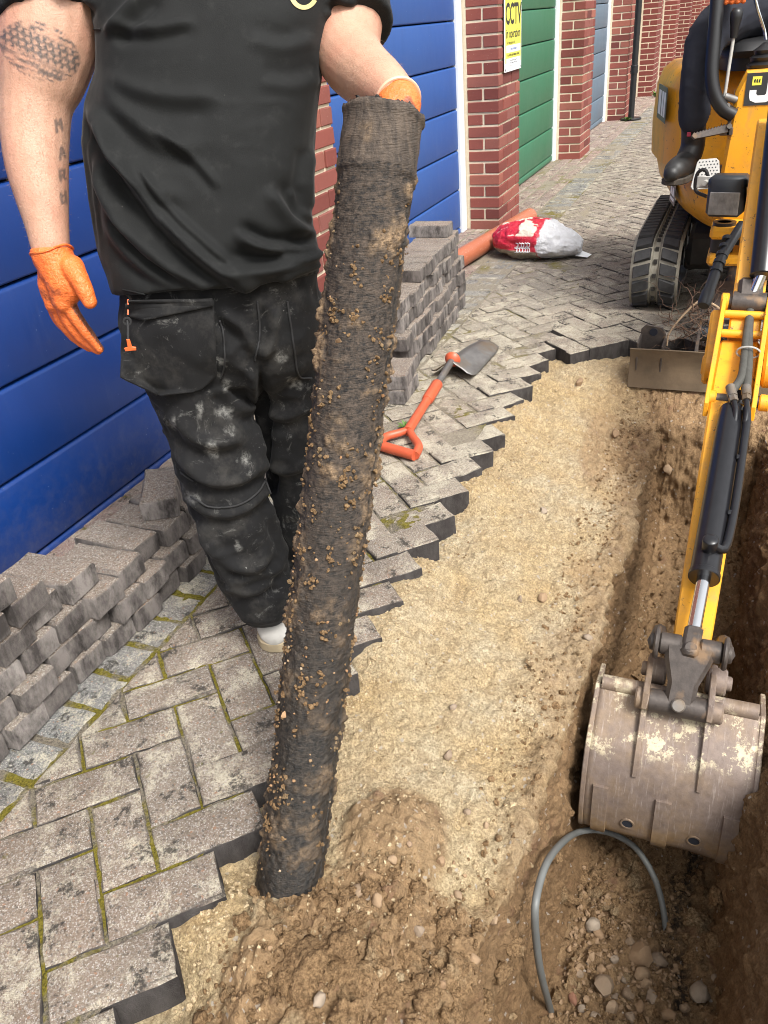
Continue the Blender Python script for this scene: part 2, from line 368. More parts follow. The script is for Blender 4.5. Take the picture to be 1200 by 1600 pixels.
def door_mat(name, col, rough=.33, fade=.25):
    n = NT(name); g = n.noise(260, 2, .6); f = n.noise(3.2, 5, .6); z = n.scale(n.P, (1,1,8)); st = n.noise(2.2, 5, .6, vec=n.scale(n.P, (6,1,1.2)))
    c = n.mix(n.ma('MULTIPLY', f, fade), col, tuple(min(1, q*1.5+.03) for q in col)); c = n.mix(n.ma('MULTIPLY', clampc(n, st, .5, .8), .18), c, tuple(q*.55 for q in col))
    sp = n.sep(n.vor(75, out='Color')); dd = n.vor(75)
    spk = n.ma('MULTIPLY', clampc(n, sp[0], .88, .9), n.ramp(dd, [(.05, 1.0), (.10, 0.0)])); c = n.mix(n.ma('MULTIPLY', spk, .6), c, (.6,.65,.72))   # dried splashes
    pz = n.sep(n.P)[2]; gr = n.ma('MULTIPLY', n.ramp(pz, [(.02, 1.0), (.30, 0.0)]), clampc(n, n.noise(26, 6, .75), .44, .66)); c = n.mix(n.ma('MULTIPLY', gr, .22), c, (.18,.17,.15))
    c = n.mix(n.ma('MULTIPLY', clampc(n, n.noise(5, 7, .75, vec=n.scale(n.P, (3,1,.5))), .55, .75), .05), c, (.30,.36,.45))
    return n.done(c, n.ma('ADD', n.ma('MULTIPLY', f, .25), rough-.08), n.bump(n.ma('ADD', n.ma('MULTIPLY', g, .12), n.ma('MULTIPLY', n.noise(3.5, 3, .5), 2.2)), .22, .006), spec=.5)
M['blue'] = door_mat('blue_door_paint', (.002,.032,.175))
M['blue2'] = door_mat('faded_blue_door_paint', (.014,.075,.28), .4)
M['green'] = door_mat('green_door_paint', (.02,.13,.065), .4)
M['greydoor'] = door_mat('grey_blue_door_paint', (.10,.15,.20), .4)
M['white'] = plain('white_frame_paint', (.74,.77,.80), .45, var=.1, sc=12)
M['black'] = plain('black_plastic', (.012,.012,.013), .38, var=.3)
def _():
    n = NT('brickwork'); s3 = n.sep(n.P); cb = n.t.nodes.new('ShaderNodeCombineXYZ'); n.put(cb.inputs[0], n.ma('ADD', s3[0], s3[1])); n.put(cb.inputs[1], s3[2])
    br = n.t.nodes.new('ShaderNodeTexBrick'); n.put(br.inputs['Vector'], cb.outputs[0]); br.inputs['Scale'].default_value = 1.0; br.inputs['Brick Width'].default_value = .225; br.inputs['Row Height'].default_value = .075; br.inputs['Mortar Size'].default_value = .006
    br.inputs['Color1'].default_value = (.16,.045,.038,1); br.inputs['Color2'].default_value = (.29,.09,.068,1); br.inputs['Mortar'].default_value = (.5,.43,.32,1)
    return n.done(br.outputs[0], .85, n.bump(br.outputs['Fac'], -.5, .006))
M['brickwork'] = _()
M['darkgap'] = plain('dark_gap', (.01,.012,.02), .9)

# ------------------------------------------------------------------ ground sheet, terrain of the dig
me = mesh([(-400,-400,-.9),(400,-400,-.9),(400,400,-.9),(-400,400,-.9)], [(0,1,2,3)], [M['joint']])
tag(link('ground', me), kind='structure')

YL, YR, XE, ZF = .205, -.195, 3.10, -.72       # trench sides, far end, floor
def ledge(X, Y):
    z = -.068-.088*sstep(.66, .24, Y)+.050*sstep(.58,.70,Y)*sstep(-.1,.5,vn(np.stack([X*6.3+3,0*X,0*X],-1),2)); z = np.where(Y < 0, -.10-.05*sstep(-.5,-.2,Y), z)
    z = z-.02*sstep(2.2,3.0,X)*sstep(.6,.3,Y)+.055*np.exp(-((X-3.43)/.13)**2-((Y-.55)/.28)**2)+.05*np.exp(-((X-3.40)/.08)**2-((Y-.47)/.08)**2)
    z = z+.10*np.exp(-((X-.56)/.24)**2-((Y-.43)/.19)**2)+.05*np.exp(-((X-.93)/.10)**4-((Y-.47)/.085)**4)-.03*np.exp(-((X-.50)/.12)**2-((Y-.72)/.08)**2)
    z = z+(-.060-z)*sstep(3.10,3.40,X)*.85
    return z
def soilmask(X, Y, z, nz):
    m = sstep(.34,.25,Y+.10*nz)*.55+sstep(2.3,2.9,X)*sstep(.52,.36,Y+.1*nz)*.5
    m = np.maximum(m, sstep(-.17,-.22,z)); m = np.maximum(m, sstep(0.0,-.1,Y))
    m = np.maximum(m, sstep(1.25,.9,((X-.55)/.32)**2+((Y-.40)/.22)**2+.45*nz)); m = np.maximum(m, .85*sstep(1.2,.7,((X-.93)/.13)**2+((Y-.47)/.105)**2+.25*nz))
    m = np.maximum(m, .7*sstep(1.1,.6,((X-2.85)/.35)**2+((Y-.36)/.10)**2+.5*nz))
    return np.clip(m, 0, 1)
xs = np.concatenate([np.arange(-.5, .42, .02), np.arange(.42, 1.9, .0040), np.arange(1.9, XE-.07, .0058), np.linspace(XE-.07, XE+.06, 80), np.arange(XE+.07, 3.86, .009)])
tA = np.linspace(0,1,190); tB = np.linspace(0,1,160)[1:]; tC = np.linspace(0,1,96)[1:]; tD = np.linspace(0,1,110)[1:]; tE = np.linspace(0,1,70)[1:]**1.6
X1 = xs[:,None]
wv = .016*fbm(np.stack([xs*2.1, xs*0, xs*0],-1), 3, 3)+.010*fbm(np.stack([xs*9, xs*0, xs*0],-1), 3, 5)
yl = (YL+.010+wv)[:,None]+.045*sstep(1.6,1.0,X1)+.02*sstep(.95,.75,X1); yr = (YR+.02*fbm(np.stack([xs*2.6, xs*0+9, xs*0],-1), 3, 8))[:,None]
deep = sstep(XE+.03, XE-.03, X1)
zf = ZF+.13*sstep(2.0,2.9,X1)+.30*sstep(2.72,2.86,X1)*0
YA = .99+(yl+.05-.99)*tA; ZA = ledge(X1+0*YA, YA)
z0 = ledge(X1, yl+.05); z1 = z0+(zf-z0)*deep
s = tB[None,:]; YB = yl+.05-.055*np.minimum(s*12,1)-.035*np.clip(s-.1,0,1)/.9; fall = np.clip((s-.075)/.925,0,1)**.96; ZB = z0+(z1-z0)*fall
YB = YB+.03*np.clip(1-np.abs(s-.97)/.08,0,1)*-1
yc0 = YB[:,-1:]; yc1 = yr+.02; YC = yc0+(yc1-yc0)*tC; ZC = z1+0*YC
z2 = ledge(X1, yr-.04); s = tD[None,:]; YD = yc1+(yr-.05-yc1)*(.25*s+.75*s**4); ZD = z1+(z2-z1)*s**.95
YE = (yr-.05)+(-1.3-(yr-.05))*tE; ZE = ledge(X1+0*YE, YE)
Y = np.hstack([YA,YB,YC,YD,YE]); Z = np.hstack([ZA,ZB,ZC,ZD,ZE]); X = X1+0*Y
P = np.stack([X,Y,Z],-1)
wall = np.hstack([0*YA, np.broadcast_to(np.sin(np.pi*np.clip(tB,0,1))**.5, YB.shape)*deep, 0*YC, np.broadcast_to(np.sin(np.pi*tD)**.5, YD.shape)*deep, 0*YE])
wall = np.maximum(wall, (np.exp(-((X-XE)/.05)**2))*((Y < YL)&(Y > YR)))
floor = np.hstack([0*YA, 0*YB, 1+0*YC, 0*YD, 0*YE])*deep
nz = fbm(P*6, 3, 21)
soil = soilmask(X, Y, Z, nz)
du = np.gradient(P, axis=0); dv = np.gradient(P, axis=1); N = np.cross(dv, du); N /= np.linalg.norm(N,axis=-1)[...,None]+1e-9
upz = np.array([0,0,1.]); Ns = np.zeros_like(P); Ns[...] = upz; nA, nB, nC, nD = YA.shape[1], YB.shape[1], YC.shape[1], YD.shape[1]
wB = (sstep(.07,.10,tB)*sstep(1.0,.97,tB))[None,:,None]*deep[:,:,None]; Ns[:,nA:nA+nB] = upz*(1-wB)+np.array([0,-1,.1])*wB
wD = (sstep(.02,.05,tD)*sstep(1.0,.95,tD))[None,:,None]*deep[:,:,None]; o_ = nA+nB+nC; Ns[:,o_:o_+nD] = upz*(1-wD)+np.array([0,1,.1])*wD
wE = (np.exp(-((X-XE)/.032)**4)*((Y < YL+.03)&(Y > YR-.03)))[...,None]; N = Ns*(1-wE)+np.array([-1,0,.15])*wE; N /= np.linalg.norm(N,axis=-1)[...,None]
cl = fbm(P*28, 4, 31, .6); cl2 = 1-np.abs(fbm(P*17, 3, 41)); big = fbm(P*5.5, 3, 51)
lump = np.maximum(0, fbm(P*34, 3, 61))**.8
amp = .021*big*(.8+.4*wall)+(.0085+.006*soil+.008*floor)*cl+(.011+.011*soil*(1-wall*.5)+.012*floor)*lump+.0055*fbm(P*70,3,66)+.010*(soil*(1-wall))*np.maximum(0,fbm(P*20,3,67))*2+.012*wall*(cl2-.7)+.016*floor*fbm(P*13,4,71)
mound = np.maximum(sstep(1.3,.7,((X-.55)/.34)**2+((Y-.40)/.24)**2), .55*sstep(1.2,.8,((X-.93)/.13)**2+((Y-.47)/.105)**2))
amp = amp+mound*(.050*np.maximum(0,fbm(P*9,3,201))+.034*np.maximum(0,fbm(P*21,3,203))+.020*np.maximum(0,fbm(P*46,2,205)))
blocky = np.floor(fbm(P*np.array([3.2,3.2,4.5]),2,77)*4)/4
amp = amp+wall*.015*blocky
lip = np.exp(-((Y-yl-.02)/.035)**2)*deep; amp = amp+lip*.014*fbm(P*20,3,68); amp = amp*sstep(.93,.74,Y)
P = P+N*amp[...,None]
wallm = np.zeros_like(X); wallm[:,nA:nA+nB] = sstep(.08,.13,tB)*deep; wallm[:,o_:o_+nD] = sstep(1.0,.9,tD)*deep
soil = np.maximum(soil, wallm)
damp_shade = np.clip(.50*wallm+sstep(-.25,-.6,P[...,2])*.16+.35*wall*sstep(-.1,.25,fbm(P*7,3,81))+.25*soil*sstep(.1,.4,fbm(P*10,3,91)),0,.72)  # moist clay tone, plus shade painted onto the trench walls and with depth
# tar and crushed pitch-fibre left where the old pipe was lifted out
tx, ty = atz(1040,1560,-.70)[:2], atz(1045,1440,-.72)[:2]
seg = np.array([atz(*q,-.70)[:2] for q in ((1065,1560),(1060,1500),(1045,1430),(1070,1370),(1090,1330))])
dist = np.full(X.shape, 9.0)
for a, b in zip(seg[:-1], seg[1:]):
    ab = b-a; t = np.clip(((X-a[0])*ab[0]+(Y-a[1])*ab[1])/(ab@ab),0,1); dist = np.minimum(dist, np.hypot(X-a[0]-t*ab[0], Y-a[1]-t*ab[1]))
tar = np.clip(sstep(.05,.005,dist+.045*fbm(P*26,4,101)),0,1)*(P[...,2] < -.5)
P[...,2] -= .018*tar
TERR = tag(link('trench_terrain', grid_mesh(P, M['soil'], attrs={'soil': soil, 'damp_shade': damp_shade, 'tar': tar})), kind='structure')
TB = bvh_of(TERR)
def ground_z(x, y):
    p = TB.ray_cast(Vector((x,y,.6)), Vector((0,0,-1)))[0]; return p.z if p else -.1

# stones and clods
def rock(seed, n=2, rough=.34):
    bm = bmesh.new(); bmesh.ops.create_icosphere(bm, subdivisions=n, radius=1.0)
    V = np.array([v.co[:] for v in bm.verts]); s_ = 1+rough*fbm(V*1.3+seed*7.7, 3, seed)*1.6
    V = V*s_[:,None]; rs = np.random.RandomState(seed)
    for q in range(7 if n < 4 else 2):                              # knocked-off facets
        d = rs.randn(3); d /= np.linalg.norm(d); k = rs.uniform(.6,.85); e = V@d-k; V = V-np.maximum(e,0)[:,None]*d*.9
    Fs = [[v.index for v in f.verts] for f in bm.faces]; bm.free(); return V, Fs
ROCKS = [rock(i, 2) for i in range(10)]; SMALL = [rock(50+i, 1, .6) for i in range(14)]
stone_me = [mesh(V, Fs, [M['stone']], None, 40, 'stone') for V, Fs in ROCKS]
def randrot(): 
    a = RS.randn(4); a /= np.linalg.norm(a); w,x,y,z = a
    return np.array([[1-2*(y*y+z*z),2*(x*y-z*w),2*(x*z+y*w)],[2*(x*y+z*w),1-2*(x*x+z*z),2*(y*z-x*w)],[2*(x*z-y*w),2*(y*z+x*w),1-2*(x*x+y*y)]])
def put_stone(x, y, r, z=None, sc=None):
    if z is None: z = ground_z(x, y)
    o = link('stone', stone_me[RS.randint(10)], (x,y,z+r*.35), TERR, tuple(RS.uniform(0,6.28,3)))
    s_ = RS.uniform(.75,1.2,3)*r if sc is None else np.array(sc)*r; o.scale = Vector(s_); return o
big_st = [(998,1493,22),(1026,1502,18),(1092,1552,22),(986,1474,12),(940,1540,22),(926,1447,17),(935,1459,12),(1004,1522,14),(905,1520,9),(895,1560,12),(1020,1560,14),(1070,1575,10),(955,1575,14),(985,1590,12),(1117,1528,7),(912,1580,12),(930,1590,12),(1000,1575,12),(975,1530,9),(1045,1590,14),(960,1500,9),(940,1515,10),(925,1495,8),(1010,1538,11),(980,1552,13),(962,1558,8)]
for x, y, pr in big_st:
    p = hit(TB, x, y)
    if p is not None: put_stone(p[0][0], p[0][1], pr*np.linalg.norm(p[0]-CAM)/1270*.72, p[0][2]-.004)
for x, y, pr in [(700,1182,8),(708,1107,7),(690,1348,8),(760,1290,5),(640,1320,6),(812,938,6),(847,936,9),(730,1270,6),(560,1395,10),(590,1410,10),(605,1490,11),(486,1512,12),(615,1345,7),(655,1455,8),(500,1565,10),(540,1550,9),(962,680,8),(1045,735,9),(850,800,6),(905,600,7),(715,1400,8),(740,1500,9),(770,1440,8),(690,1540,9),(920,1000,7)]:
    p = hit(TB, x, y)
    if p is not None: put_stone(p[0][0], p[0][1], pr*np.linalg.norm(p[0]-CAM)/1270, p[0][2])
clod_me = []
for i in range(8):
    V_, F_ = rock(90+i, 4, .55); V_ = V_*(1+.34*fbm(V_*2.6+i,5,i,.62)+.22*np.maximum(0,fbm(V_*6+i,3,i+3)))[:,None]; clod_me.append(mesh(V_, F_, [M['clod']], None, 180, 'clod'))
for x, y, pr in [(478,1530,42),(455,1480,26),(520,1480,30),(560,1440,26),(505,1420,20),(545,1520,34),(600,1560,30),(470,1585,30),(640,1500,24),(590,1490,18),(620,1430,18),(660,1560,28),(700,1590,24),(540,1585,26),(575,1390,16),(650,1390,16),(690,1460,18),(720,1530,22),(440,1540,20),(760,1570,20),(500,1385,14),(380,1440,15),(425,1425,17),(400,1400,12),(800,1480,18),(780,1520,16),(745,1450,14),(690,1510,15),(530,1450,14),(880,1400,14),(930,1390,16),(1010,1420,15),(1090,1440,18),(1120,1480,16),(960,1420,12),(1085,1500,13),(870,1340,10),(1000,1370,14),(1120,1400,14)]:
    p = hit(TB, x, y)
    if p is None: continue
    r_ = pr*np.linalg.norm(p[0]-CAM)/1270*.85; o = link('clod', clod_me[RS.randint(8)], p[0]-np.array([0,0,r_*.05]), TERR, tuple(RS.uniform(0,6.28,3))); o.scale = Vector(RS.uniform(.8,1.2,3)*r_*np.array([1,1,.85]))
def scatter(name, items, mat, src, kind='stuff', parent=None, emb=.25):
    V = []; Fs = []; k = 0
    for p, r in items:
        a, f = src[RS.randint(len(src))]; q = (a*RS.uniform(.7,1.25,3)*r)@randrot().T+np.array(p)+np.array([0,0,r*emb]); V.append(q); Fs += [[i+k for i in g] for g in f]; k += len(q)
    me = mesh(np.vstack(V), Fs, [mat], None, 50, name); o = link(name, me, (0,0,0), parent); o['kind'] = kind; return o
it = []; itg = []
def drop(x, y, r, L):
    p = TB.ray_cast(Vector((x,y,.5)), Vector((0,0,-1)))[0]
    if p: L.append((p, r))
for _ in range(1500):                                                 # clods on the heap
    a = RS.uniform(0,6.28); q = RS.uniform(0,1)**.6; drop(.56+.32*q*math.cos(a), .42+.24*q*math.sin(a), RS.uniform(.002,.006)*RS.choice([1,1,1.6,2.4],p=[.5,.3,.15,.05]), it)
for _ in range(900): drop(RS.uniform(.9,1.7), RS.uniform(-.18,.17), RS.uniform(.003,.008)*RS.choice([1,1.6,2.6],p=[.7,.24,.06]), it)
for _ in range(500): drop(RS.uniform(1.7,3.0), RS.uniform(-.18,.17), RS.uniform(.003,.009)*RS.choice([1,1.8],p=[.8,.2]), it)
for _ in range(700): drop(RS.uniform(.6,3.4), RS.uniform(.22,.36), RS.uniform(.0025,.006)*RS.choice([1,1.7],p=[.85,.15]), it)
for _ in range(130): drop(RS.uniform(.6,3.4), RS.uniform(.4,.68), RS.uniform(.002,.004), it)
for _ in range(300): drop(RS.uniform(.6,3.0), RS.uniform(-.5,-.24), RS.uniform(.003,.009), it)
scatter('soil_crumbs', it, M['clod'], SMALL, parent=TERR)
its = []
for _ in range(3400):
    x_ = RS.uniform(.5,3.5); drop(x_, RS.uniform(.28,.71), RS.uniform(.0014,.0036)*RS.choice([1,1.7,2.6],p=[.82,.15,.03]), its)
for _ in range(1500): drop(RS.uniform(.5,3.4), .70+RS.randn()*.022, RS.uniform(.002,.0055), its)
scatter('sand_crumbs', its, M['sandcrumb'], SMALL, parent=TERR, emb=.0)
for _ in range(420): drop(1.22+RS.randn()*.10, RS.uniform(-.10,.17), RS.uniform(.003,.009), itg)
for _ in range(60): drop(RS.uniform(.4,.95), RS.uniform(.25,.6), RS.uniform(.0025,.005), itg)
scatter('gravel', itg, M['stone'], SMALL, parent=TERR)

# ------------------------------------------------------------------ paving
PAVE = empty('pavement', (2,1,0), kind='structure')
U = .104; W2 = .0986; rt = math.sqrt(2)
def clip(poly, a, b, c):                        # keep a*x+b*y <= c
    o = []
    for i in range(len(poly)):
        p, q = poly[i], poly[(i+1)%len(poly)]; dp = a*p[0]+b*p[1]-c; dq = a*q[0]+b*q[1]-c
        if dp <= 0: o.append(p)
        if dp*dq < 0: t = dp/(dp-dq); o.append((p[0]+t*(q[0]-p[0]), p[1]+t*(q[1]-p[1])))
    return o
def paver_geo(poly, th=.078, top=0.0, wob=.0012, seed=0, chm=1.0):
    mb = MB(); c = np.mean(poly,0); pl = [(p[0]-c[0], p[1]-c[1]) for p in poly]
    ar = sum(pl[i][0]*pl[(i+1)%len(pl)][1]-pl[(i+1)%len(pl)][0]*pl[i][1] for i in range(len(pl)))
    if ar < 0: pl = pl[::-1]
    fine = []
    for i in range(len(pl)):                     # worn edges: a few points on every side
        p, q = np.array(pl[i]), np.array(pl[(i+1)%len(pl)]); k = max(1, int(np.linalg.norm(q-p)/.03))
        for j in range(k): fine.append(p+(q-p)*j/k)
    rs = np.random.RandomState(seed+1); n = len(fine); fine = np.array(fine); e = np.roll(fine,-1,0)-np.roll(fine,1,0); e /= np.linalg.norm(e,axis=1)[:,None]+1e-9; inn = np.stack([-e[:,1],e[:,0]],1)
    V = []; rings = [(0.0,-th),(0.0,-.009*chm),(.0025*chm,-.0035*chm),(.0075*chm,0.0)]
    for d, z in rings:
        j = rs.randn(n)*wob
        for i in range(n): p = fine[i]+inn[i]*(d+j[i]); V.append((p[0],p[1],top+z+(rs.randn()*.0008 if z > -.03 else 0)))
    Fs = [tuple(range(n-1,-1,-1)), tuple(3*n+i for i in range(n))]
    for r_ in range(3): Fs += [(r_*n+i, r_*n+(i+1)%n, (r_+1)*n+(i+1)%n, (r_+1)*n+i) for i in range(n)]
    mb.add(V, Fs); return mb
ea = np.array([1,1])/rt; eb = np.array([1,-1])/rt
tip = np.array([1.411,.683]); oa = tip@ea/U-2; ob = tip@eb/U-1
blocks = []
for m_ in range(-40, 40):
    for n_ in range(-300, 300):
        i, j = n_+2*m_, n_-2*m_
        for (a0,b0,la,lb) in ((i,j,2,1),(i+2,j-1,1,2)):
            ca, cb = (a0+la/2+oa)*U, (b0+lb/2+ob)*U; cx, cy = ca*ea[0]+cb*eb[0], ca*ea[1]+cb*eb[1]
            if cx < -.5 or cx > 30 or cy > 1.30 or cy < -2.2: continue
            if -1.22 < cy < .72 and cx < 3.56+.12*math.sin(cy*9): continue
            g = U-W2; hx, hy = (la*U-g)/2, (lb*U-g)/2
            poly = [(cx+sa*hx*ea[0]+sb*hy*eb[0], cy+sa*hx*ea[1]+sb*hy*eb[1]) for sa, sb in ((-1,-1),(1,-1),(1,1),(-1,1))]
            full = max(p[1] for p in poly) < 1.207
            if not full:
                poly = clip(poly, 0, 1, 1.205)
                if len(poly) < 3: continue
                ar = abs(sum(poly[q][0]*poly[(q+1)%len(poly)][1]-poly[(q+1)%len(poly)][0]*poly[q][1] for q in range(len(poly))))/2
                if ar < .0012: continue
            blocks.append((cx, cy, la > lb, full, poly))
blocks.sort(key=lambda b: b[0]-.0*b[1])
pv = {}
for k in range(8):
    for h_ in (True, False):
        hx, hy = ((2*U-(U-W2))/2, W2/2) if h_ else (W2/2, (2*U-(U-W2))/2)
        pv[(k,h_)] = paver_geo([(sa*hx*ea[0]+sb*hy*eb[0], sa*hx*ea[1]+sb*hy*eb[1]) for sa, sb in ((-1,-1),(1,-1),(1,1),(-1,1))], seed=k, chm=.75)
pvm = {k: v.mesh(M['paver'], 30, 'paver') for k, v in pv.items()}
cnt = 0; far = MB()
for cx, cy, h_, full, poly in blocks:
    vis = cy > -.42 and .3 < cx < 8.5
    if vis and cnt < 300:
        cnt += 1; ed_ = 3.0 if (cy < .84 and cx < 3.7) else 1.0; z = RS.randn()*.0013*ed_; tilt = tuple(RS.randn(2)*.006*ed_)+(RS.randn()*.012*(ed_-1),)
        if full: link('paver', pvm[(RS.randint(8),h_)], (cx,cy,z), PAVE, tilt)
        else:
            c = np.mean(poly,0); link('paver', paver_geo(poly, seed=cnt).mesh(M['paver'],30,'paver'), (c[0],c[1],z), PAVE, tilt)
    else:
        n = len(poly); c = np.mean(poly,0); ins = [(p[0]+(c[0]-p[0])*.05, p[1]+(c[1]-p[1])*.05) for p in poly]; zz = RS.randn()*.001
        far.add([(p[0],p[1],-.05) for p in poly]+[(p[0],p[1],zz-.005) for p in poly]+[(p[0],p[1],zz) for p in ins],
                [(i,(i+1)%n,n+(i+1)%n,n+i) for i in range(n)]+[(n+i,n+(i+1)%n,2*n+(i+1)%n,2*n+i) for i in range(n)]+[tuple(2*n+i for i in range(n))])
o = link('distant_pavers', far.mesh(M['paver'], 20), (0,0,0), PAVE); o['kind'] = 'stuff'
# edging course of slate-grey blocks, then red blocks up to the doors
em = [paver_geo([(-.049,-.1),(.049,-.1),(.049,.1),(-.049,.1)], seed=20+k).mesh(M['edging'],30,'edging_block') for k in range(6)]
x = -.402
while x < 13.5:
    link('edging_block', em[RS.randint(6)], (x,1.313+RS.randn()*.002,RS.randn()*.0015-.002), PAVE, (RS.randn()*.006,RS.randn()*.006,RS.randn()*.012)); x += .1105
rm = [paver_geo([(-.098,-.0475),(.098,-.0475),(.098,.0475),(-.098,.0475)], seed=40+k).mesh(M['redblock'],30,'red_block') for k in range(6)]
far = MB()
for r_ in range(4):
    x = -.415+.1*(r_%2)
    while x < 30:
        y = 1.47+.104*r_
        if x < 9.5: link('red_block', rm[RS.randint(6)], (x,y,RS.randn()*.0015-.001), PAVE, (RS.randn()*.005,RS.randn()*.005,RS.randn()*.006))
        else: far.box((x,y,-.03), (.196,.096,.06), ch=.004)
        x += .205
x = 13.8
while x < 30: far.box((x,1.313,-.03),(.6,.2,.058),ch=.004); x += .612
o = link('distant_red_blocks', far.mesh(M['redblock'],30), (0,0,0), PAVE); o['kind'] = 'stuff'
# joint filling between the blocks (moss and grit)
xs = np.concatenate([np.arange(-.5,3.6,.010), np.arange(3.6,9,.04), np.linspace(9,60,60)]); ys = np.concatenate([np.arange(.772,1.9,.010)])
X, Y = np.meshgrid(xs, ys, indexing='ij'); Pj = np.stack([X,Y,0*X],-1); Pj[...,2] = -.0054+.0020*fbm(Pj*4.5,4,7)+.004*fbm(Pj*60,3,9)+.0025*sstep(1.9,2.5,X)
o = link('joint_moss', grid_mesh(Pj[::-1], M['joint']), (0,0,0), PAVE); o['kind'] = 'stuff'
xs = np.concatenate([np.arange(3.72,9,.03), np.linspace(9,60,60)]); ys = np.concatenate([np.linspace(-6,-.6,12), np.arange(-.55,.765,.03),[.771]])
X, Y = np.meshgrid(xs, ys, indexing='ij'); Pj = np.stack([X,Y,0*X],-1); Pj[...,2] = -.0085+.004*fbm(Pj*9,4,7)
o = link('joint_moss', grid_mesh(Pj[::-1], M['joint']), (0,0,0), PAVE); o['kind'] = 'stuff'

X, Y = np.meshgrid(np.linspace(-.5,3.75,80), np.linspace(-6,-1.22,60), indexing='ij'); Pj = np.stack([X,Y,0*X],-1); Pj[...,2] = -.0085+.004*fbm(Pj*9,4,7)
o = link('joint_moss', grid_mesh(Pj[::-1], M['joint']), (0,0,0), PAVE); o['kind'] = 'stuff'

# ------------------------------------------------------------------ garages: piers, doors, wall above
pier_x = [-.37, 2.69, 5.75, 8.77, 11.83, 14.85, 17.95, 21.05, 24.1, 27.2]; PW, PF, PB = .5525, 1.555, 1.80
PTOP = 2.25
bsz = {'s': (.215,.1025), 'h': (.1025,.215)}
bme = {}
def brick_me(sx, sy, k):
    key = (round(sx,4), round(sy,4), k)
    if key not in bme:
        mb = MB(); mb.box((0,0,0), (sx-.003,sy-.003,.0625), ch=.003); me = mb.mesh(M['brick'], 30, 'brick'); rs = np.random.RandomState(k+hash(key)%1000)
        for v in me.vertices: v.co += Vector(np.clip(rs.randn(3)*.0008,-.0015,.0015))
        bme[key] = me
    return bme[key]
where = ['before the left blue door, cut off by the frame', 'between the two blue doors, seen past the black T-shirt', 'between the right blue door and the green door, carrying the yellow sign', 'between the green door and the grey door', 'with the black downpipe in front of it, right of the grey door', 'just right of the black downpipe', 'fourth pier to the right of the green door', 'sixth pier to the right of the green door', 'seventh pier to the right of the green door, near the top right', 'last far pier at the end of the row']
for pi, px in enumerate(pier_x):
    T = empty('brick_pier', (px+PW/2, (PF+PB)/2, 0), 'red brick pier '+where[pi], 'brick pier', 'brick piers along the garage row')
    core = MB(); core.box((px+PW/2, (PF+PB)/2+.004, PTOP/2-.02), (PW-.013, PB-PF-.013, PTOP+.04)); core.build('mortar', M['mortar'], T)
    courses = int(PTOP/.075); fb = MB()
    for c in range(courses):
        z = .0325+.006+c*.075-.015
        L = []
        if c%2 == 0:     # front: half, full, full ; left face: one stretcher
            L = [(px+.05125, PF+.1075+.0, .1025, .215), (px+.1125+.1075, PF+.05125, .215, .1025), (px+.3375+.1075, PF+.05125, .215, .1025), (px+.5-.0, PF+.1625, .1025, .1025)]
        else:            # front: full, full, half ; left face: two headers
            L = [(px+.1075, PF+.05125, .215, .1025), (px+.1075, PF+.1640, .215, .1025), (px+.225+.1075, PF+.05125, .215, .1025), (px+.45+.05125, PF+.1075, .1025, .215)]
        for (bx, by, sx, sy) in L:
            j = np.clip(RS.randn(3)*.0009,-.0018,.0018)
            if pi < 5: link('brick', brick_me(sx, sy, RS.randint(3)), (bx+j[0], by+j[1], z+j[2]*.5), T)
            else: fb.box((bx+j[0], by+j[1], z), (sx-.004,sy-.002,.061), ch=.003)
    if pi >= 5: o = fb.build('brickwork', M['brick'], T, 30); o['kind'] = 'stuff'
dspec = [('garage_door', 0, 'blue', 'deep blue panelled garage door behind the man and the low paver stack', .021), ('garage_door', 1, 'blue2', 'lighter blue panelled garage door with faded streaks behind the pipe top', .035), ('garage_door', 2, 'green', 'green panelled garage door with a small handle', .06), ('garage_door', 3, 'greydoor', 'narrow-looking grey blue panelled garage door beyond the green one', .06)]
for nm, i, mk, lab, zb in dspec:
    x0, x1 = pier_x[i]+PW, pier_x[i+1]; DY = 1.81
    T = empty('garage_door', ((x0+x1)/2, DY, 0), lab, 'garage door', 'garage doors')
    fr = .10
    for xa in (x0+fr/2, x1-fr/2):
        mb = MB(); mb.box((xa, DY+.02, 1.11), (fr, .075, 2.24), ch=.004); mb.build('door_post', M['white'], T)
    mb = MB(); mb.box(((x0+x1)/2, DY+.02, 2.18), (x1-x0-2*fr-.004, .07, .10), ch=.004); mb.build('door_head', M['white'], T)
    mb = MB(); mb.box(((x0+x1)/2, DY+.06, 1.1), (x1-x0-.02, .02, 2.2)); mb.build('back_sheet', M['darkgap'], T)
    z = zb; h = .2485; a0, a1 = x0+fr+.004, x1-fr-.004
    prof = [(0,.003),(.003,0),(.004+.0,0)]
    def panel(z0, z1, nm_):
        mb = MB(); pr = [(z0+.002,.022),(z0+.002,.010),(z0+.005,.002),(z0+.010,0),(z1-.016,0),(z1-.012,.0015),(z1-.006,.007),(z1-.004,.012),(z1-.004,.022)]
        V = [(xx, DY+y, zz) for xx in (a0,a1) for zz, y in pr]; k = len(pr); mb.add(V, [(q, k+q, k+q+1, q+1) for q in range(k-1)]+[tuple(range(k)), tuple(range(2*k-1,k-1,-1))]); mb.build(nm_, M[mk], T, 50)
    panel(-.035 if zb < .04 else .004, zb, 'bottom_rail')
    while z < 2.1: panel(z, min(z+h, 2.125), 'door_panel'); z += h
    if mk == 'green':
        mb = MB(); mb.cyl((7.02,DY,.80),(7.02,DY-.03,.80),.012,12); mb.box((7.02,DY-.035,.80),(.09,.012,.02),ch=.004); mb.build('handle', plain('dull_steel',(.45,.45,.44),.35,.9), T)
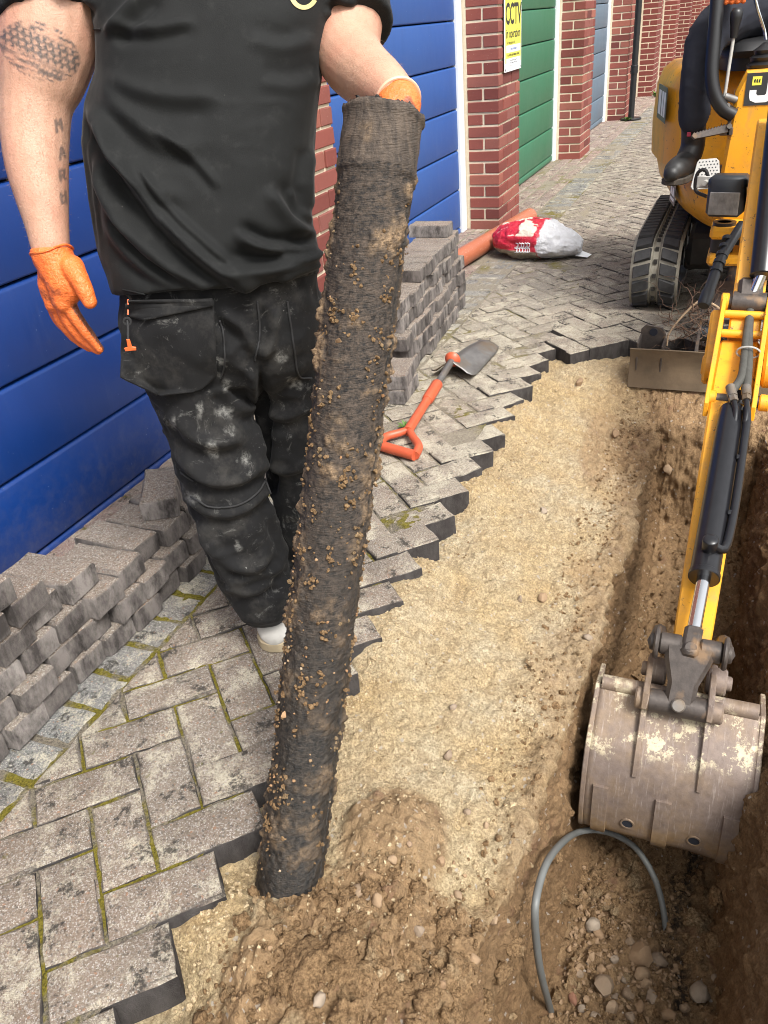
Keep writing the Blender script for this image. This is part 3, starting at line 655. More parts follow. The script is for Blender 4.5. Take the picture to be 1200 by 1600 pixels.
for i in range(4,9):
    mb = MB(); mb.box(((pier_x[i]+PW+pier_x[i+1])/2,1.84,1.1),(pier_x[i+1]-pier_x[i]-PW-.004,.08,2.24)); tag(mb.build('brick_wall', M['brickwork'], None), 'recessed red brick wall between far piers, number %s beyond the black downpipe' % ['one','two','three','four','five'][i-4], 'wall', 'recessed walls between the far piers')
mb = MB(); mb.box((30.5,-2.0,1.3),(.3,8.5,2.6)); tag(mb.build('end_wall', M['brickwork'], None), 'red brick wall closing the far end of the lane', 'wall')
T = empty('garage_wall', (10,2.0,PTOP), 'brick wall and fascia above the garage doors, out of the top of the frame', 'wall')
mb = MB(); mb.box((13.6, 1.70, PTOP+.30), (30.0,.22,.60)); mb.build('header_wall', M['brickwork'], T)
mb = MB(); mb.box((13.6, 1.68, PTOP+.68), (30.2,.30,.14), ch=.01); mb.build('fascia', M['white'], T)
mb = MB(); mb.box((13.6, 4.4, PTOP+.72), (30.0,5.3,.10)); mb.build('flat_roof', M['darkgap'], T)
mb = MB(); mb.box((13.6, 1.95, 1.1), (30.0,.05,2.2)); mb.build('back_wall', M['darkgap'], T)

# ------------------------------------------------------------------ stacks of lifted pavers
ORD = ['bottom','second','third','fourth','fifth','sixth','seventh','eighth']
NTH = ['first','second','third','fourth','fifth','sixth','seventh','eighth','ninth','tenth','eleventh','twelfth','thirteenth','fourteenth','fifteenth']
lm = [paver_geo([(-.049,-.099),(.049,-.099),(.049,.099),(-.049,.099)], th=.059, seed=60+k, chm=1.0, wob=.0012).mesh(M['paver_loose'],30,'loose_paver') for k in range(8)]
def loose(x, y, z, rz, label, group, tilt=(0,0)):
    o = link('block_paver', lm[RS.randint(8)], (x,y,z+.06), None, (tilt[0],tilt[1],rz)); tag(o, label, 'paver', group); return o
CH = .0615
for c in range(6):
    x = .50+.052*(c%2)+RS.uniform(-.01,.01); xe = [1.98,1.98,1.93,1.14,.98,.90][c]; k = 0
    while x < xe:
        if 1.30 < x < 1.42 and c == 2: dyy = .02
        else: dyy = 0
        loose(x+.05, 1.405+RS.uniform(-.016,.016)+dyy+(.02 if c > 2 else 0), .001+c*CH, RS.uniform(-.045,.045), 'paver in the low stack by the deep blue door, %s course, %s from camera' % (ORD[c], NTH[k]), 'lifted pavers stacked by the deep blue door', tuple(RS.randn(2)*.008))
        x += .1035+RS.uniform(0,.008); k += 1
loose(1.575, 1.405, .001+3*CH, math.radians(-58), 'single block paver lying askew on top of the low stack beside the man', 'lifted pavers stacked by the deep blue door')
loose(1.90, 1.43, .001+3*CH, math.radians(8), 'block paver on top of the low stack, half hidden behind the man\'s trousers', 'lifted pavers stacked by the deep blue door')
for c in range(6):
    x = 2.98+.05*(c%2); k = 0
    while x < 4.0-(.02 if c > 3 else 0):
        if (c == 5 and x < 3.32): x += .1035; k += 1; continue
        yb = 1.205+.065*(x-2.98)+.1
        loose(x+.05, yb+RS.uniform(-.014,.014)+.008*c, .001+c*CH, .06+RS.uniform(-.035,.035), 'paver in the tall stack behind the spade, %s course, %s from near end' % (ORD[c], NTH[k]), 'lifted pavers in the tall stack behind the spade', tuple(RS.randn(2)*.006))
        x += .1035+RS.uniform(0,.003); k += 1
loose(3.95, 1.42, .001+6*CH, .02, 'highest block paver of the tall stack, against the blue door', 'lifted pavers in the tall stack behind the spade')
for c in range(2):
    loose(2.835, 1.185, .001+c*CH, math.radians(90+4+6*c), 'block paver of the pair lying in front of the tall stack, %s one' % ('lower','upper')[c], 'pair of pavers in front of the tall stack')

# ------------------------------------------------------------------ plants
M['leaf'] = plain('weed_leaf', (.10,.19,.035), .6, var=.4)
def weed(x, y, r, n, label, z=0.0):
    mb = MB()
    for i in range(n):
        a = RS.uniform(0,6.28); l = r*RS.uniform(.6,1.2); e = RS.uniform(.35,1.2); d = np.array([math.cos(a)*math.cos(e), math.sin(a)*math.cos(e), math.sin(e)]); sdw = np.cross(d,(0,0,1)); sdw /= np.linalg.norm(sdw); w = l*.11
        b = np.array([x,y,z]); t = b+d*l-np.array([0,0,.25*l]); m_ = b+d*l*.55
        mb.add([b-sdw*w*.3, b+sdw*w*.3, m_+sdw*w, t, m_-sdw*w], [(0,1,2,4),(4,2,3)])
    tag(mb.build('weed', M['leaf'], None, 60), label, 'weed')
weed(*atz(632,668)[:2], .035, 26, 'small green weed between pavers beside the spade grip')
weed(11.72, 1.50, .09, 26, 'leafy weed at the foot of the black downpipe'); weed(14.7, 1.47, .12, 40, 'yellow green weed at the foot of a far brick pier')

# ------------------------------------------------------------------ downpipe, sign, pipe, bag, spade
T = empty('downpipe', (11.83,1.47,0), 'black rainwater downpipe standing in front of a brick pier', 'downpipe', None)
mb = MB(); mb.cyl((11.83,1.47,.0),(11.83,1.47,2.6),.037,20); mb.build('pipe', M['black'], T)
mb = MB(); mb.cyl((11.83,1.47,.52),(11.83,1.47,.62),.045,20,ch=.006); mb.cyl((11.83,1.47,.545),(11.83,1.47,.555),.049,20); mb.build('collar', M['black'], T)
mb = MB(); mb.cyl((11.83,1.47,0),(11.83,1.47,.025),.13,24,ch=.008); mb.build('gully_plate', M['black'], T)

M['sign_y'] = plain('yellow_sign', (.86,.80,.10), .35, var=.04); M['sign_w'] = plain('white_sign', (.82,.83,.84), .35, var=.03); M['ink'] = plain('black_print', (.02,.02,.02), .5)
M['ink2'] = plain('grey_print', (.16,.17,.20), .5); M['inkb'] = plain('blue_print', (.2,.26,.5), .5)
def text(s_, size, O, Ux, Uy, mat, parent, name='lettering', align='CENTER', th=.0006, bold=0.0, sx=1.0):
    cu = bpy.data.curves.new('txt','FONT'); cu.body = s_; cu.size = size; cu.align_x = align; cu.align_y = 'CENTER'; cu.extrude = th/2; cu.offset = bold; cu.resolution_u = 3
    o = bpy.data.objects.new('txt', cu); COL.objects.link(o); dg = bpy.context.evaluated_depsgraph_get(); me = bpy.data.meshes.new_from_object(o.evaluated_get(dg)); bpy.data.objects.remove(o)
    Ux, Uy = np.array(Ux,float), np.array(Uy,float); Nn = np.cross(Ux,Uy); n = len(me.vertices); V = np.zeros(n*3,np.float32); me.vertices.foreach_get('co',V); V = V.reshape(-1,3)
    Pw = V[:,:1]*sx*Ux+V[:,1:2]*Uy+V[:,2:3]*Nn; me.vertices.foreach_set('co', Pw.astype(np.float32).reshape(-1)); me.materials.clear(); me.materials.append(mat); me.update()
    return link(name, me, O, parent)
sc_ = np.array([6.07,1.545,1.27]); T = empty('warning_sign', sc_, 'yellow CCTV in operation sign on the brick pier by the green door', 'sign')
SU, SV = np.array([1,0,0]), np.array([0,0,1.])        # faces -Y
mb = MB(); mb.box(sc_, (.44,.004,.62)); mb.build('backing', M['sign_w'], T)
mb = MB(); mb.box(sc_+np.array([0,-.0028,.015]), (.405,.002,.55)); mb.build('yellow_face', M['sign_y'], T)
fy = -.0042
text('CCTV', .165, sc_+np.array([0,fy,-.01+.02]), SU, SV, M['ink'], T, bold=.004, sx=.95); text('in', .075, sc_+np.array([-.165,fy,-.095]), SU, SV, M['ink'], T, bold=.001); text('operation', .075, sc_+np.array([.035,fy,-.095]), SU, SV, M['ink'], T, bold=.001)
text('For the purpose of', .026, sc_+np.array([-.07,fy,-.145]), SU, SV, M['ink'], T); text('For further information contact', .026, sc_+np.array([0,fy,-.215]), SU, SV, M['ink'], T, sx=.95)
for zz, hh in ((-.18,.042),(-.255,.042)):
    mb = MB(); mb.box(sc_+np.array([0,-.0038,zz]), (.37,.001,hh)); mb.build('text_box', M['sign_w'], T)
text('crime prevention', .026, sc_+np.array([.0,-.0048,-.18]), SU, SV, M['inkb'], T, sx=.9)
for k in range(2):
    mb = MB()
    for j in range(9): mb.box(sc_+np.array([-.08+j*.02+RS.uniform(-.003,.003),-.0046,-.248-.014*k]), (.013,.0004,.006))
    mb.build('small_print', M['ink2'], T)
for a in (-1,1):
    for b in (-1,1):
        mb = MB(); mb.cyl(sc_+np.array([a*.207,-.001,b*.297]), sc_+np.array([a*.207,-.005,b*.297]), .006, 10); mb.build('screw', M['ink2'], T)
mb = MB(); mb.box((6.07,1.549,.93),(.02,.001,.02)); 

def _():
    n = NT('terracotta_plastic'); f = n.noise(6,5,.65); sc = n.noise(30,5,.7,vec=n.scale(n.P,(1,6,6)))
    c = n.mix(f,(.36,.105,.05),(.44,.145,.075)); c = n.mix(n.ma('MULTIPLY',clampc(n,sc,.58,.66),.5),c,(.62,.42,.34)); c = n.mix(n.ma('MULTIPLY',clampc(n,n.noise(9,5),.55,.75),.5),c,(.26,.13,.08)); return n.done(c,.42,spec=.4)
M['terra'] = _()
a, b = np.array([4.50,1.555,.057]), np.array([5.88,1.375,.057]); T = empty('drain_pipe', (5.3,1.51,0), 'new terracotta orange plastic drain pipe lying by the brick pier', 'pipe')
mb = MB(); d = (b-a)/np.linalg.norm(b-a); mb.tube([a,b],[.055,.055],36,cap=False); mb.tube([b,a],[.0515,.0515],36,cap=False)
for q, sg in ((a,-1),(b,1)): mb.ring(q, d, .055, .0515, .0005, 36)
mb.build('pipe_wall', M['terra'], T, 60)

# bag of gravel
def _():
    n = NT('printed_bag'); u = n.attr('bu'); v = n.attr('bv'); wr = n.noise(16,4,.6); w2 = n.noise(45,4,.6)
    red = n.mix(n.noise(20,3),(.50,.012,.03),(.66,.03,.06)); white = n.mix(wr,(.48,.48,.50),(.76,.76,.78)); clear = n.mix(n.vor(60,out='Distance'),(.20,.16,.11),(.50,.44,.33))
    edge = n.ma('ADD',u,n.ma('MULTIPLY',n.ma('SUBTRACT',wr,.5),.12))
    c = n.mix(clampc(n,edge,.60,.615),red,white); win = n.ma('MULTIPLY',n.ramp(v,[(.30,1.0),(.34,0.0)]),n.ramp(u,[(.585,1.0),(.595,0.0)])); c = n.mix(win,c,clear)
    p1 = n.ma('MULTIPLY', clampc(n, n.noise(13,2,.4),.54,.56), n.ma('MULTIPLY',n.ramp(v,[(.68,0.0),(.72,1.0)]),n.ramp(u,[(.56,1.0),(.60,0.0)]))); c = n.mix(p1,c,(.78,.70,.56))      # pictures of pebbles
    bk = n.ma('MULTIPLY', clampc(n,w2,.63,.66), n.ma('MULTIPLY',n.ramp(u,[(.74,0.0),(.78,1.0)]),n.ramp(v,[(.5,1.0),(.6,0.0)]))); c = n.mix(n.ma('MULTIPLY',bk,.8),c,(.06,.06,.07))
    return n.done(c,.28,n.bump(n.noise(26,5,.65,dist=1.2),.8,.02),spec=.5)
M['bag'] = _()
c0 = np.array([5.06,1.135,.0]); ax_ = np.array([-.10,-.995,0]); ay_ = np.array([.995,-.10,0]); nu, nv = 120, 60; V = np.zeros((nv,nu,3)); BU = np.zeros((nv,nu)); BV = np.zeros((nv,nu))
for i in range(nv):
    t = math.pi*(i+.5)/nv
    for k in range(nu):
        a = 2*math.pi*k/nu; e = lambda q, p: math.copysign(abs(q)**p, q)
        x_ = e(math.cos(a),.75)*e(math.sin(t),.8); y_ = e(math.sin(a),.7)*e(math.sin(t),.8); z_ = e(math.cos(t),.85)
        hgt = .105*(1.0-.42*max(0,x_)**1.6)*(1-.10*x_*x_); py_ = .17*(1-.25*abs(x_)**3)
        p = ax_*x_*.27+ay_*y_*py_; zz = (z_+1)*hgt
        V[i,k] = c0+p+np.array([0,0,zz]); BU[i,k] = (x_+1)/2; BV[i,k] = (z_+1)/2
V = V+0; dsp = .026*fbm(V*np.array([9,9,14]),4,5)+.020*(.5-np.abs(fbm(V*np.array([13,13,18]),3,6)))+.010*(.5-np.abs(fbm(V*np.array([30,30,40]),2,16)))+.004*fbm(V*50,3,8); ctr = c0+np.array([0,0,.09]); dr = V-ctr; dr /= np.linalg.norm(dr,axis=-1)[...,None]; V = V+dr*dsp[...,None]; V[...,2] = np.maximum(V[...,2],.002)
T = empty('gravel_bag', c0, 'red and white plastic bag of gravel slumped against the terracotta pipe', 'bag')
link('bag_body', grid_mesh(V, M['bag'], closed_v=True, attrs={'bu': BU, 'bv': BV}), (0,0,0), None).parent = T; T.children[0].location = -Vector(c0)
mb = MB(); mb.add([c0+ax_*.25+np.array([0,0,.06]), c0+ax_*.25+np.array([.05,0,.03]), c0+ax_*.335+np.array([.02,-.0,.012]), c0+ax_*.32+np.array([-.04,0,.008]), c0+ax_*.25+np.array([-.06,0,.02])],[(0,1,2,3,4),(4,3,2,1,0)]); mb.build('corner_flap', M['sign_w'], T)
BB = BVHTree.FromPolygons([Vector(p) for p in V.reshape(-1,3)], [(i*nu+k,(i+1)*nu+k,(i+1)*nu+(k+1)%nu,i*nu+(k+1)%nu) for i in range(nv-1) for k in range(nu)])
mb = MB()
for ry, xs_ in ((383,(808,813,817,822,826)),(391,(806,810,815,819,823,826))):      # white lettering, too small and creased to read
    for x_ in xs_:
        pts = [hit(BB, x_+dx_*3.2, ry+dy_*4, .002) for dx_, dy_ in ((-.5,-.9),(.6,-.6),(.5,.6),(-.5,.8))]
        if all(q is not None for q in pts): mb.tube([q[0] for q in pts], .0035, 5)
if mb.v: mb.build('lettering', M['sign_w'], T)

M['orange_plastic'] = plain('orange_red_plastic', (.52,.095,.04), .42, var=.25, sc=25)
def _():
    n = NT('used_steel'); f = n.noise(18,6,.7); c = n.mix(f,(.06,.055,.05),(.34,.33,.32)); c = n.mix(clampc(n,n.noise(7,4),.5,.65),c,(.20,.15,.10)); return n.done(c,n.ma('ADD',n.ma('MULTIPLY',f,.3),.35),n.bump(f,.2,.003),.6)
M['steel_used'] = _()
T = empty('spade', (2.9,1.0,0), 'spade with orange D grip and steel blade lying on the pavers', 'spade')
g0, g1 = np.array([2.345,1.075,.022]), np.array([2.30,.925,.022]); gm = (g0+g1)/2; yoke = np.array([2.475,1.012,.03])
mb = MB(); mb.tube([g0,g1],[.0185,.0185],16); 
for q in (g0,g1): mb.tube(spline([q, q*.6+yoke*.4+(q-gm)*.35, q*.25+yoke*.75+(q-gm)*.12, yoke],14), np.linspace(.0165,.013,14), 12)
s1 = np.array([2.86,1.035,.045]); s2 = np.array([3.075,1.035,.075])
mb.tube([yoke+(gm-yoke)*.1, yoke, yoke+(s1-yoke)*.5, s1],[.019,.0185,.0175,.0175],18); mb.build('grip', M['orange_plastic'], T, 60)
mb = MB(); mb.tube([yoke+(s1-yoke)*.62, yoke+(s1-yoke)*.64, s1, s1+(s2-s1)*.05],[.019,.0225,.0235,.018],18); mb.build('sleeve', M['orange_plastic'], T, 60)
mb = MB(); mb.tube([s1,s2],[.014,.015],16); mb.build('shaft', M['steel_used'], T, 60)
mb = MB(); dd = (s2-s1)/np.linalg.norm(s2-s1); mb.tube([s2-dd*.03,s2-dd*.012,s2-dd*.008],[.016,.033,.034],20); mb.build('collar', M['orange_plastic'], T, 60)
nu_, nv_ = 26, 17; Vg = np.zeros((nu_,nv_,3))
A0, A1 = np.array([3.03,1.03,0]), np.array([3.42,.995,0]); la = A1-A0; L_ = np.linalg.norm(la); la /= L_; lw = np.array([-la[1],la[0],0])
for i in range(nu_):
    t = i/(nu_-1)
    for j in range(nv_):
        s_ = j/(nv_-1)*2-1; w = .092*(1-.16*t)*(1 if t < .8 else math.sqrt(max(0,1-((t-.8)/.2)**2*.35)))
        z = .012+.055*(1-s_*s_)*(1-.55*t)+.012*(1-t)*math.exp(-(s_/.18)**2)+.018*max(0,(abs(s_)-.75)*4)*max(0,1-t*8)
        Vg[i,j] = A0+la*(L_*t)+lw*(s_*w)+np.array([0,0,z])
me = grid_mesh(Vg, M['steel_used']); o = link('blade', me, (0,0,0), None); o.parent = T; o.location = -Vector(T['_w']); sm = o.modifiers.new('t','SOLIDIFY'); sm.thickness = .003

# ------------------------------------------------------------------ the man holding the pipe
LAT = np.array([.42,-.908,0]); LAT /= np.linalg.norm(LAT); FR = np.array([-.908,-.42,0]); FR /= np.linalg.norm(FR); UP = np.array([0,0,1.])
def px_of(Pn):
    c = (np.asarray(Pn)-CAM)@R; return c[...,:2]/c[...,2:3]*F+np.array([600,800])
def loft(mb, secs, n=40, ex=2.4):
    V = []
    for c, a, bf, bb, tf in secs:
        for k in range(n):
            t = 2*math.pi*k/n; cx, sy = math.cos(t), math.sin(t); X_ = math.copysign(abs(cx)**(2/ex),cx); Y_ = math.copysign(abs(sy)**(2/ex),sy)
            b = bf if Y_ > 0 else bb; V.append(np.array(c)+LAT*X_*a+FR*Y_*b+UP*(tf*Y_))
    m = len(secs); Fs = [(i*n+k,i*n+(k+1)%n,(i+1)*n+(k+1)%n,(i+1)*n+k) for i in range(m-1) for k in range(n)]+[tuple(range(n-1,-1,-1)),tuple((m-1)*n+k for k in range(n))]
    mb.add(V, Fs)
def limb(mb, L, n=20, dens=5, sq=None, ends=(0,-1)):
    C = np.array([at(x,y,d) for x,y,d,r in L]); rr = np.array([q[3] for q in L]); Q = spline(np.hstack([C, rr[:,None]]), dens*len(L)); mb.tube(Q[:,:3], Q[:,3], n, sq=sq)
    for e in ends: mb.sphere(Q[e,:3], Q[e,3]*.985, 16, 10)
def hw(xl, xr, d): return (xr-xl)/2*d/F
rows = [(-150,215,455,1.45,.09,.10,0),(-105,140,530,1.455,.11,.12,0),(-50,130,535,1.46,.13,.13,0),(30,148,520,1.475,.145,.135,0),(90,150,508,1.49,.15,.13,0),(140,136,503,1.505,.155,.125,0),(200,131,495,1.52,.16,.12,.0),(290,145,490,1.55,.165,.115,.01),(370,160,492,1.58,.165,.115,.02),(415,172,500,1.60,.16,.115,.025),(442,180,502,1.61,.155,.115,.03)]
MAN = empty('person', atz(440,985), 'man in black T-shirt, dusty work trousers and orange gloves steadying the muddy pipe', 'person')
M['skin'] = None
def _():
    n = NT('skin'); f = n.noise(28,5,.6); c = n.mix(f,(.44,.245,.165),(.60,.365,.26)); c = n.mix(n.ma('MULTIPLY',clampc(n,n.noise(9,5,.6),.44,.70),.5),c,(.52,.22,.15)); c = n.mix(n.ma('MULTIPLY',clampc(n,n.noise(120,4,.75),.52,.75),.35),c,(.36,.17,.11)); c = n.mix(n.ma('MULTIPLY',clampc(n,n.noise(300,2,.6,vec=n.scale(n.P,(1,1,.25))),.62,.72),.35),c,(.20,.12,.07)); ik = n.attr('ink')
    c = n.mix(n.ma('MULTIPLY',ik,.9),c,(.035,.05,.058)); h = n.ma('ADD',n.noise(300,3,.6),n.ma('MULTIPLY',n.noise(30,4,.6,dist=1.5),1.2))
    return n.done(c,.5,n.bump(h,.3,.004),spec=.4,Subsurface_Weight=.12,Subsurface_Radius=(.012,.005,.003),Subsurface_Scale=.6)
M['skin'] = _()
mb = MB()
RARM = [(100,-95,1.45,.078),(86,-10,1.46,.084),(78,60,1.475,.085),(67,115,1.485,.076),(57,160,1.495,.064),(55,210,1.505,.0605),(58,260,1.51,.056),(66,310,1.515,.0475),(74,355,1.52,.039),(79,388,1.525,.0345),(82,400,1.528,.030)]
LARM = [(545,-100,1.52,.076),(548,-20,1.51,.074),(541,45,1.50,.066),(545,85,1.475,.060),(565,112,1.42,.054),(592,132,1.36,.046),(614,150,1.318,.0375),(622,162,1.30,.030)]
limb(mb, RARM); limb(mb, LARM)
loft(mb, [(at((xl+xr)/2,y,d), hw(xl,xr,d)*.88, bf*.82, bb*.82, t) for y,xl,xr,d,bf,bb,t in rows[:-1]])
hips = [(425,190,497,1.613,.125,.105,.03),(480,190,498,1.635,.13,.12,.02),(530,195,498,1.66,.128,.12,.01),(565,208,494,1.685,.105,.11,0),(595,245,475,1.705,.07,.09,0),(615,300,440,1.72,.03,.05,0)]
loft(mb, [(at((xl+xr)/2,y,d), hw(xl,xr,d)*.66, bf*.6, bb*.6, t-.02) for y,xl,xr,d,bf,bb,t in hips[:4]])
RLEG = [(285,500,1.645,.098),(298,560,1.665,.100),(313,620,1.695,.097),(338,700,1.745,.092),(350,760,1.79,.088),(372,830,1.855,.086),(394,890,1.915,.086),(410,930,1.952,.079)]
LLEG = [(440,500,1.69,.095),(452,560,1.74,.098),(460,620,1.79,.090),(468,700,1.86,.084),(480,780,1.93,.080),(492,860,2.0,.077),(502,925,2.05,.070)]
for L in (RLEG, LLEG): limb(mb, [(x,y,d+.004,r*.55) for x,y,d,r in L]+[(L[-1][0]+6,L[-1][1]+25,L[-1][2]+.02,.036)])
nk = at(338,-150,1.44); hd = nk+np.array([-.02,-.01,.235]); mb.tube([nk-UP*.03, nk+UP*.06, nk+UP*.14],[.075,.062,.06],20)
mb.sphere(hd+UP*.02, .098, 24, 18, (1,.83,1.22), np.column_stack([FR,LAT,UP])); mb.sphere(hd+FR*.035-UP*.06, .07, 20, 14, (1,.85,.9), np.column_stack([FR,LAT,UP]))
mb.tube([hd+FR*.085+UP*.03, hd+FR*.108-UP*.012, hd+FR*.098-UP*.022],[.009,.016,.012],12)
for s_ in (-1,1): mb.sphere(hd+LAT*s_*.085-FR*.01, .03, 12, 10, (.6,.35,1.1), np.column_stack([FR,LAT,UP]))
mb.tube([hd+FR*.10-UP*.062-LAT*.022, hd+FR*.106-UP*.06, hd+FR*.10-UP*.062+LAT*.022],[.004,.008,.004],10)
body, BVt = remesh('body', mb, M['skin'], .0037, 5, MAN)
# tattoos (pigment in the skin of the right arm)
Q = px_of(BVt); Nb = np.zeros(len(BVt)*3,np.float32); body.data.vertices.foreach_get('normal',Nb); Nb = Nb.reshape(-1,3); facing = ((CAM-BVt)*Nb).sum(1) > 0
x_, y_ = Q[:,0], Q[:,1]; ink = np.zeros(len(BVt)); th = math.radians(24); u = (x_-62)*math.cos(th)+(y_-80)*math.sin(th); v = -(x_-62)*math.sin(th)+(y_-80)*math.cos(th)
inside = sstep(1.0,.9,(u/68)**2+(v/44)**2)
row = np.floor((v+60)/9.5); uu = (u+6*(row%2)*1.0)/12.0; fu = uu-np.floor(uu)-.5; fv = (v+60)/9.5-row; rad = np.hypot(fu*12, (fv-.15)*9.5); scale_ = sstep(3.4,5.0,rad)*.8+.25*sstep(.9,.1,fv)
band = sstep(-26,-22,v)*sstep(14,9,v); ink = np.maximum(ink, inside*band*np.clip(scale_,0,1))
strk = np.clip(.45+.9*vn(np.stack([u*.05,v*.55,0*u],-1),3),0,1); ink = np.maximum(ink, inside*sstep(9,13,v)*strk*.85)
ink = np.maximum(ink, inside*sstep(-22,-27,v)*np.clip(.3+1.1*vn(np.stack([u*.08,v*.25,0*u],-1),5),0,1)); 
GL = {'M':[((0,0),(0,1)),((0,0),(.5,.5)),((.5,.5),(1,0)),((1,0),(1,1))],'A':[((0,1),(.5,0)),((.5,0),(1,1)),((.2,.6),(.8,.6))],'R':[((0,0),(0,1)),((0,0),(.9,.1)),((.9,.1),(.8,.5)),((.8,.5),(0,.5)),((.3,.5),(1,1))],'K':[((.1,0),(.1,1)),((.9,0),(.1,.5)),((.3,.45),(1,1))],'U':[((0,0),(.1,.9)),((.1,.9),(.8,1)),((.8,1),(.9,0)),((0,.3),(.6,.3))]}
for ch, gx, gy in (('M',84,189),('A',89,231),('R',90,266),('U',92,302)):
    for a, b in GL[ch]:
        a = np.array([gx+3+a[0]*8+a[1]*2, gy+a[1]*17-a[0]*3]); b = np.array([gx+3+b[0]*8+b[1]*2, gy+b[1]*17-b[0]*3]); ab = b-a; t = np.clip(((x_-a[0])*ab[0]+(y_-a[1])*ab[1])/(ab@ab),0,1); dd = np.hypot(x_-a[0]-t*ab[0], y_-a[1]-t*ab[1]); ink = np.maximum(ink, sstep(3.2,1.2,dd)*.75)
ink *= facing*(x_ < 160)*(y_ < 380)
setattr_(body, 'ink', ink)
arm = np.where((((x_ < 130)&(y_ > 60)&(y_ < 385))|((x_ > 545)&(x_ < 640)&(y_ > 60)&(y_ < 150)))&(Nb@(R[:,2]) < .45))[0]; mb = MB()
for i in RS.choice(arm, 1500):
    p = BVt[i]; nn = Nb[i].astype(float); d = nn*.55+RS.randn(3)*.35+np.array([0,0,-.6]); d /= np.linalg.norm(d); w = np.cross(d,nn); w /= np.linalg.norm(w)+1e-9; l = RS.uniform(.005,.012); q = p+d*l*.6+nn*l*.12
    mb.add([p-w*.00016,p+w*.00016,q+w*.0001,p+d*l-nn*l*.05,q-w*.0001],[(0,1,2,4),(4,2,3)])
o = mb.build('arm_hair', plain('fair_arm_hair',(.30,.19,.11),.5), MAN, 60); o['kind'] = 'stuff'
M['hair'] = plain('cropped_hair', (.05,.035,.025), .8); mb = MB(); mb.sphere(hd+UP*.035-FR*.012, .104, 24, 18, (1,.86,1.16), np.column_stack([FR,LAT,UP])); o, _v = remesh('hair', mb, M['hair'], .006, 2, MAN, lambda V,N: np.where(((V-hd)@FR > .055)[:,None] & ((V-hd)[:,2] < .075)[:,None], -N*.03, 0)+np.where(((V-hd)[:,2] < -.05)[:,None], -N*.03, 0))
M['eye'] = plain('eye', (.05,.04,.035), .15)
for s_ in (-1,1): mb = MB(); mb.sphere(hd+FR*.089+LAT*s_*.032+UP*.022, .011, 12, 8); mb.build('eye', M['eye'], MAN)

# T-shirt
def _():
    n = NT('black_cotton'); f = n.noise(5,5,.6); c = n.mix(f,(.0036,.0040,.0040),(.0062,.0069,.0068)); du = n.noise(33,6,.75); c = n.mix(n.ma('MULTIPLY',clampc(n,du,.56,.80),.20),c,(.07,.07,.066))
    c = n.mix(n.ma('MULTIPLY',clampc(n,n.noise(60,5,.8,vec=n.scale(n.P,(1,1,.6))),.70,.74),.6),c,(.32,.30,.27))
    return n.done(c,.82,n.bump(n.ma('ADD',n.noise(500,2,.6),n.ma('MULTIPLY',n.noise(22,4,.6,dist=.5),1.0)),.3,.002),spec=.35,Sheen_Weight=.06,Sheen_Roughness=.4)
M['tee'] = _()
def foldset(folds, ref):
    segs = []
    for pts, wd, am in folds:
        Pn = spline([np.array(p,float) for p in pts], 24)
        segs.append((Pn, wd, am))
    def f(V, N, hem=None):
        q = px_of(V); fac = sstep(-.1,.35,((CAM-V)/np.linalg.norm(CAM-V,axis=1)[:,None]*N).sum(1)); D = np.zeros(len(V))
        for Pn, wd, am in segs:
            best = np.full(len(V),1e9); sgn = np.zeros(len(V)); par = np.zeros(len(V)); m = len(Pn)
            for i in range(m-1):
                a, b = Pn[i], Pn[i+1]; ab = b-a; t = np.clip(((q-a)@ab)/(ab@ab),0,1); dv = q-a-t[:,None]*ab; dd = np.hypot(dv[:,0],dv[:,1]); k = dd < best
                best[k] = dd[k]; sgn[k] = np.sign(ab[0]*dv[k,1]-ab[1]*dv[k,0]); par[k] = (i+t[k])/(m-1)
            sd_ = best*sgn; am = am*2.1; env = sstep(0,.18,par)*sstep(1,.80,par); D += am*env*(np.exp(-(sd_/wd)**2)-.7*np.exp(-((sd_-1.9*wd)/(1.1*wd))**2))
        if hem is not None: D = D*sstep(hem+8, hem-55, q[:,1])
        return N*(D*fac)[:,None]
    return f
tf = foldset([
    ([(128,150),(165,215),(205,280),(260,345),(330,410),(400,455),(450,470)],13,.013),
    ([(140,215),(165,300),(215,372),(290,430),(360,468)],11,.010),
    ([(150,300),(180,372),(235,425),(300,462)],10,.007),
    ([(158,112),(215,140),(280,152),(350,150)],13,.0035),
    ([(150,122),(190,170),(250,215),(330,240)],14,.005),
    ([(140,140),(175,220),(225,280),(300,320)],15,.0055),
    ([(505,385),(460,392),(410,388),(360,362)],9,.011),
    ([(505,372),(470,360),(440,330),(415,290)],11,.007),
    ([(502,400),(455,415),(400,425),(340,420)],11,.009),([(215,250),(262,320),(330,385),(390,430)],6,.005),([(175,330),(222,392),(290,440)],5,.004),([(500,350),(470,330),(455,290)],6,.004),([(505,392),(470,405),(430,402)],5,.005),([(240,200),(300,245),(350,300)],7,.003),([(160,180),(190,250),(235,310)],6,.004),([(430,440),(470,425),(503,412)],6,.005),
    ([(505,120),(460,135),(400,130)],12,.0025),([(500,60),(440,75),(380,60)],12,.0025),
    ([(490,230),(480,290),(484,350)],9,.005),([(165,60),(200,20),(240,-20)],10,.006),([(168,40),(240,45),(310,30)],9,.004),
    ([(20,-5),(80,22),(150,35)],7,.004),([(60,-40),(110,-10),(160,10)],9,.006),([(545,20),(520,30),(508,10)],7,.004),([(560,0),(530,-5),(510,-30)],8,.005)], None)
def td(V, N):
    return tf(V,N,472)+N*((.004*fbm(V*np.array([8,8,6]),2,12)+.005*(.4-np.abs(fbm(V*np.array([9,9,11])+fbm(V*5,2,1)[:,None]*.8,2,13))))*sstep(480,440,px_of(V)[:,1]))[:,None]
